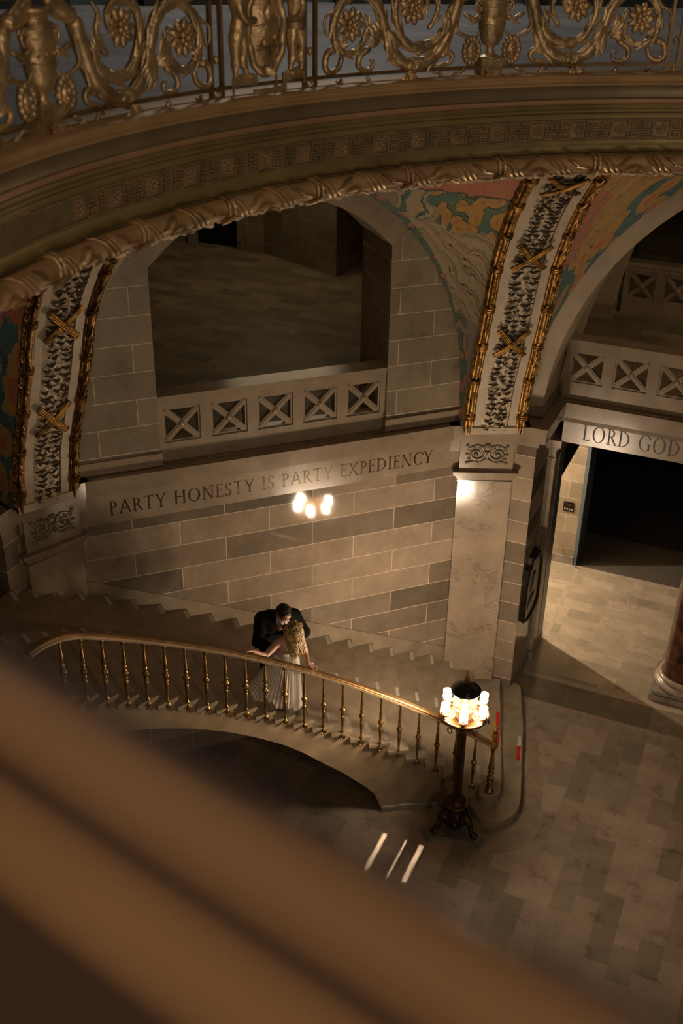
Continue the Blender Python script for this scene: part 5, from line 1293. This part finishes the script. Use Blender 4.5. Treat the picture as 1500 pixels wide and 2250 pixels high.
# --- the woman, seen from behind, leaning back on the handrail
TR = 13*H
W0 = cyl(138.4, 6.27, 12*H)
wo = thing('person', 'blond person in a white pleated dress leaning back with both arms spread along the handrail', 'person', tuple(W0))
pel = cyl(138.6,6.20,2.78); wst = cyl(138.5,6.13,2.97); che = cyl(138.4,6.07,3.13); nk = cyl(138.1,6.04,3.26); hd = cyl(137.85,6.05,3.385)
shL, shR = cyl(139.95,6.05,3.215), cyl(136.75,6.06,3.135)
elL, wrL = cyl(142.1,5.935,3.165), cyl(144.15,5.885,3.352); elR, wrR = cyl(136.35,6.03,2.965), cyl(136.4,5.915,2.885)
pr_ = [('c', pel, wst, 0.125, 0.105, 0.04), ('c', pel+ET*0.06, wst+ET*0.04, 0.115, 0.095, 0.04), ('c', pel-ET*0.06, wst-ET*0.04, 0.115, 0.095, 0.04),
    ('c', wst+ET*0.03, che+ET*0.055, 0.095, 0.105, 0.04), ('c', wst-ET*0.03, che-ET*0.055, 0.095, 0.105, 0.04), ('c', che+ET*0.05, shL.lerp(nk, 0.35), 0.095, 0.062, 0.04), ('c', che-ET*0.05, shR.lerp(nk, 0.35), 0.095, 0.062, 0.04),
    ('c', shL, shR, 0.052, 0.052, 0.03), ('c', nk-UP*0.05, hd-UP*0.05, 0.055, 0.050, 0.02),
    ('c', shL, elL, 0.053, 0.041, 0.02), ('c', elL, wrL, 0.041, 0.025, 0.012), ('c', shR, elR, 0.053, 0.041, 0.02), ('c', elR, wrR, 0.041, 0.025, 0.012)]
for q in (-1, 1):
    hip = pel+ET*0.085*q-UP*0.05; kn_ = cyl(138.4+q*0.9, 6.28, 2.43); an = cyl(138.4+q*0.8, 6.27, 12*H+0.07)
    pr_ += [('c', hip, kn_, 0.095, 0.058, 0.03), ('c', kn_, an, 0.055, 0.034, 0.02), ('c', an-UP*0.03, an+ER*0.16-UP*0.045, 0.032, 0.022, 0.015)]
head(pr_, hd, ER*0.93-ET*0.10+UP*0.38, UP-ER*0.25)
hL = cyl(144.98,5.860,3.398); hR = cyl(135.9,5.865,2.835)
hand(pr_, wrL, hL, UP, 0.35, 0.082, curl=0.55, thumb=-1)
hand(pr_, wrR, hR, (cyl(136,5,0)-cyl(136,6,0)).normalized()*0.3+UP, 0.40, 0.078, curl=0.45, thumb=1)
body('body', pr_, 0.0075, M['skin'], wo, 0.02)
# pleated dress: bodice band and wide skirt whose hem follows the stairs
m = MB(); rows = []; NPL = 46
waist_c = wst+UP*0.02; hem_c = cyl(139.3, 6.26, 0)
for j in range(23):
    v = j/22; row = []
    for i in range(NPL*4):
        a = 2*PI*i/(NPL*4); pl = math.sin(i*PI/2)*0.5 if False else (1 if i % 4 in (1,) else (-1 if i % 4 == 3 else 0))
        ca, sa = math.cos(a), math.sin(a)
        ra, rb = 0.150+0.225*v**0.85, 0.118+0.165*v**0.9
        if ca > 0: ra += 0.075*v*ca
        ra += 0.0095*pl*(0.35+0.65*v); rb += 0.0095*pl*(0.35+0.65*v)
        c = waist_c.lerp(Vector((hem_c.x, hem_c.y, waist_c.z)), v)
        x = ra*ca; zb = 12*H+0.13+0.52*max(x, -0.12)+0.03*math.sin(3*a)
        z = waist_c.z+(zb-waist_c.z)*v
        sway = 0.03*v*math.sin(2*a+1)
        p = c+ET*(x+sway)+ER*(rb*sa); row.append((p.x, p.y, z))
    rows.append(row)
m.grid(rows, closed=True); sk = m.build('skirt', M['dress'], wo, smooth=True)
sk.modifiers.new('cloth', 'SOLIDIFY').thickness = 0.004
m = MB(); rows = []
for j in range(9):
    v = j/8; c = (wst-UP*0.01).lerp(che+UP*0.035, v); row = []
    for i in range(40):
        a = 2*PI*i/40; row.append(tuple(c+ET*((0.152+0.012*v+0.004*math.sin(i*1.6+j))*math.cos(a))+ER*((0.112+0.010*v)*math.sin(a))+UP*(0.05*v*math.sin(a))))
    rows.append(row)
m.grid(rows, closed=True); m.build('bodice', M['dress'], wo, smooth=True)
m = MB(); sp = catmull([tuple(shL+ER*0.05+UP*0.0), tuple(shL.lerp(nk,0.25)+UP*0.048), tuple(shL.lerp(nk,0.3)-ER*0.055-UP*0.0), tuple(che+ET*0.06-ER*0.115-UP*0.0)], 6); m.tube(sp, 0.011, 6); m.build('shoulder_strap', M['dress'], wo, smooth=True)
m = MB(); c = wrL.lerp(elL, 0.06); d = (wrL-elL).normalized(); s = d.cross(UP).normalized(); u = s.cross(d)
m.tube([c+s*0.030*math.cos(a)+u*0.030*math.sin(a) for a in np.linspace(0,2*PI,16)[:-1]], 0.0035, 5, closed=True); m.build('bracelet', M['brass'], wo, smooth=True)
# long wavy hair falling down the back
f, s, u = basis(ER*0.93-ET*0.10+UP*0.38, UP-ER*0.25)
m = MB(); mr = MB(); rnd = random.Random(5)
for i in range(190):
    a = rnd.uniform(-1.9, 1.9); e = rnd.uniform(0.0, 1.0)
    st_ = hd+u*(0.105*math.cos(e*1.2))-f*(0.10*math.sin(e*1.2)*math.cos(a))+s*(0.075*math.sin(a)*math.sin(e*1.2+0.2))
    top = hd+u*(0.116+rnd.uniform(-.004,.004))+f*rnd.uniform(-0.045,0.05)+s*rnd.uniform(-0.016,0.016)
    out = (-f*math.cos(a)*0.10+s*math.sin(a)*0.095)
    mid = hd+out*1.05+u*0.015
    low = hd+out*1.18-UP*(0.12+rnd.uniform(-.02,.02))-ER*0.035
    end = hd+out*(1.05+rnd.uniform(-.15,.25))-UP*(0.30+rnd.uniform(-.07,.04))-ER*0.035+ET*rnd.uniform(-.03,.02)
    pts = catmull([top, st_.lerp(mid,0.35)+out*0.2, mid, low, end], 6); n = len(pts); ph = rnd.uniform(0, 6)
    pts = [p+s*(0.012*math.sin(ph+j*0.75)*min(1, j/8))+ER*(-0.006*math.cos(ph+j*0.75)*min(1, j/8)) for j, p in enumerate(pts)]
    rad = [0.006+0.007*math.sin(PI*min(1, (j+2)/(n-1)))+0.002 for j in range(n)]; rad[-1] = 0.003
    (mr if i % 4 == 0 else m).tube(pts if i % 4 else pts[:12], rad if i % 4 else rad[:11]+[0.002], 6)
m.ball(hd-f*0.018+u*0.022, 0.088, 0.100, 0.094, 14, 9)
ha = m.build('hair', M['hair_blond'], wo, smooth=True); mr.build('hair_roots', M['hair_root'], ha, smooth=True)

# --- the man, bending over her from the wall side
M0 = cyl(138.4, 6.74, 13*H)
mn = thing('person', 'dark-haired person in a black suit bending forward to kiss the one in white', 'person', tuple(M0))
mp_ = cyl(138.4,6.72,13*H+0.86); mch = cyl(138.1,6.56,3.20); mnk = cyl(138.0,6.45,3.34); mhd = cyl(138.15,6.295,3.475)
mL, mR = cyl(140.0,6.55,3.285), cyl(136.0,6.57,3.20); meL, mwL = cyl(141.05,6.44,3.02), cyl(139.75,6.26,2.99); meR, mwR = cyl(134.95,6.46,2.98), cyl(137.2,6.28,2.93)
mf, ms, mu = basis(-ER*0.72-UP*0.62-ET*0.30, UP*0.8-ER*0.4)
pb = []
head(pb, mhd, mf, mu, 1.06)
pb += [('c', mnk-UP*0.02, mhd-mu*0.05-mf*0.02, 0.062, 0.058, 0.02), ('c', mnk-UP*0.12, mnk, 0.10, 0.065, 0.03), ('c', mwL-(mwL-meL).normalized()*0.05, mwL, 0.030, 0.026, 0.01), ('c', mwR-(mwR-meR).normalized()*0.05, mwR, 0.030, 0.026, 0.01), ('c', mch, mp_, 0.10, 0.10, 0.03), ('c', mch, mnk, 0.10, 0.065, 0.03)]
pb += [('c', mL.lerp(mnk,.3), meL, 0.04, 0.035, 0.02), ('c', meL, mwL, 0.036, 0.026, 0.02), ('c', mR.lerp(mnk,.3), meR, 0.04, 0.035, 0.02), ('c', meR, mwR, 0.036, 0.026, 0.02), ('c', mL, mR, 0.05, 0.05, 0.03)]
for q in (-1, 1):
    pb += [('c', mp_+ET*0.08*q, cyl(138.4+q*0.95,6.70,13*H+0.06), 0.07, 0.04, 0.02)]
hand(pb, mwL, mwL+(mwL-meL).normalized()*0.085, -ER, 0.25, 0.085, curl=0.5, thumb=1)
hand(pb, mwR, mwR+(mwR-meR).normalized()*0.085, -ER, 0.25, 0.085, curl=0.5, thumb=-1)
bo = body('body', pb, 0.0085, M['skin'], mn, 0.02)
js = [('c', mp_+ET*0.07, mch+ET*0.10, 0.155, 0.165, 0.05), ('c', mp_-ET*0.07, mch-ET*0.10, 0.155, 0.165, 0.05), ('c', mp_+ET*0.08-UP*0.16, mp_+ET*0.08, 0.155, 0.15, 0.05), ('c', mp_-ET*0.08-UP*0.16, mp_-ET*0.08, 0.155, 0.15, 0.05),
    ('c', mch+ET*0.10, mL, 0.14, 0.095, 0.05), ('c', mch-ET*0.10, mR, 0.14, 0.095, 0.05), ('c', mL, mnk+ER*0.04-UP*0.02, 0.085, 0.07, 0.04), ('c', mR, mnk+ER*0.04-UP*0.02, 0.085, 0.07, 0.04),
    ('c', mL, meL, 0.095, 0.074, 0.03), ('c', meL, mwL-(mwL-meL).normalized()*0.02, 0.074, 0.052, 0.02), ('c', mR, meR, 0.095, 0.074, 0.03), ('c', meR, mwR-(mwR-meR).normalized()*0.02, 0.074, 0.052, 0.02),
    ('-', ('c', mnk-ER*0.12-UP*0.02, mch-ER*0.20-UP*0.10, 0.075, 0.025, 0.02))]
body('jacket', js, 0.0095, M['suit'], mn, 0.03)
ts = []
for q in (-1, 1):
    hp = mp_+ET*0.085*q-UP*0.06; kn_ = cyl(138.4+q*0.9,6.67,13*H+0.46); an = cyl(138.4+q*0.95,6.70,13*H+0.09)
    ts += [('c', hp, kn_, 0.115, 0.078, 0.02), ('c', kn_, an, 0.076, 0.060, 0.02)]
body('trousers', ts, 0.012, M['suit'], mn, 0.02)
m = MB()
for q in (-1, 1):
    an = cyl(138.4+q*0.95,6.70,13*H); m.ball(an-ER*0.06+UP*0.045, 0.05, 0.13, 0.045, 12, 7, rot=Matrix((ET, -ER, UP)).transposed())
m.build('shoes', M['suit'], mn, smooth=True)
m = MB(); m.ball(mnk.lerp(mch, 0.42)-ER*0.085, 0.085, 0.055, 0.15, 14, 8, rot=Matrix((ET, ER, UP)).transposed())
for q in (-1, 1): m.tube(catmull([mnk-ER*0.02+ET*0.062*q+UP*0.03, mnk-ER*0.075+ET*0.04*q+UP*0.0, mnk-ER*0.10-UP*0.03], 5), [0.012]*11, 6, 1.0)
sh_ = m.build('shirt', M['shirt'], mn, smooth=True)
m = MB(); m.tube([mnk-ER*0.118-UP*0.035, mnk-ER*0.135-UP*0.07, mch-ER*0.175-UP*0.02, mch-ER*0.185-UP*0.12], [0.016,0.018,0.028,0.034], 8, 0.4, up=tuple(ET)); m.build('tie', M['suit'], sh_, smooth=True)
m = MB(); rnd = random.Random(9)
m.ball(mhd-mf*0.028+mu*0.038, 0.088, 0.098, 0.090, 16, 10, rot=Matrix((ms, mf, mu)).transposed())
for i in range(190):
    a = rnd.uniform(0, 2*PI); e = rnd.uniform(0.0, 1.65); d = mu*math.cos(e)+(ms*math.cos(a)*0.85+mf*math.sin(a))*math.sin(e)
    if d.dot(mf) > 0.62 and d.dot(mu) < 0.55: continue
    p = mhd-mf*0.022+mu*0.030+d*0.088; t = (mf*0.6+ms*rnd.uniform(-.9,.9)+mu*rnd.uniform(-.3,.5)); t = (t-d*t.dot(d)).normalized()
    m.tube([p-t*0.020, p+d*0.013, p+t*0.022+d*0.010, p+t*0.036+d*rnd.uniform(-.004,.012)], [0.005,0.012,0.010,0.003], 5)
m.build('hair', M['hair_dark'], mn, smooth=True)

# ------------------------------------------------------------------ added narrow area lights, drawing bright streaks on the floor by the stairs
for x, w in ((-4.865, 0.06), (-4.548, 0.022), (-4.318, 0.065)):
    area_light('streak_light', (x, 5.42, 2.6), 0.9*w/0.06*0.42, (1.0, 0.82, 0.62), w, 0.72, (0,0,-1), R(0.8))
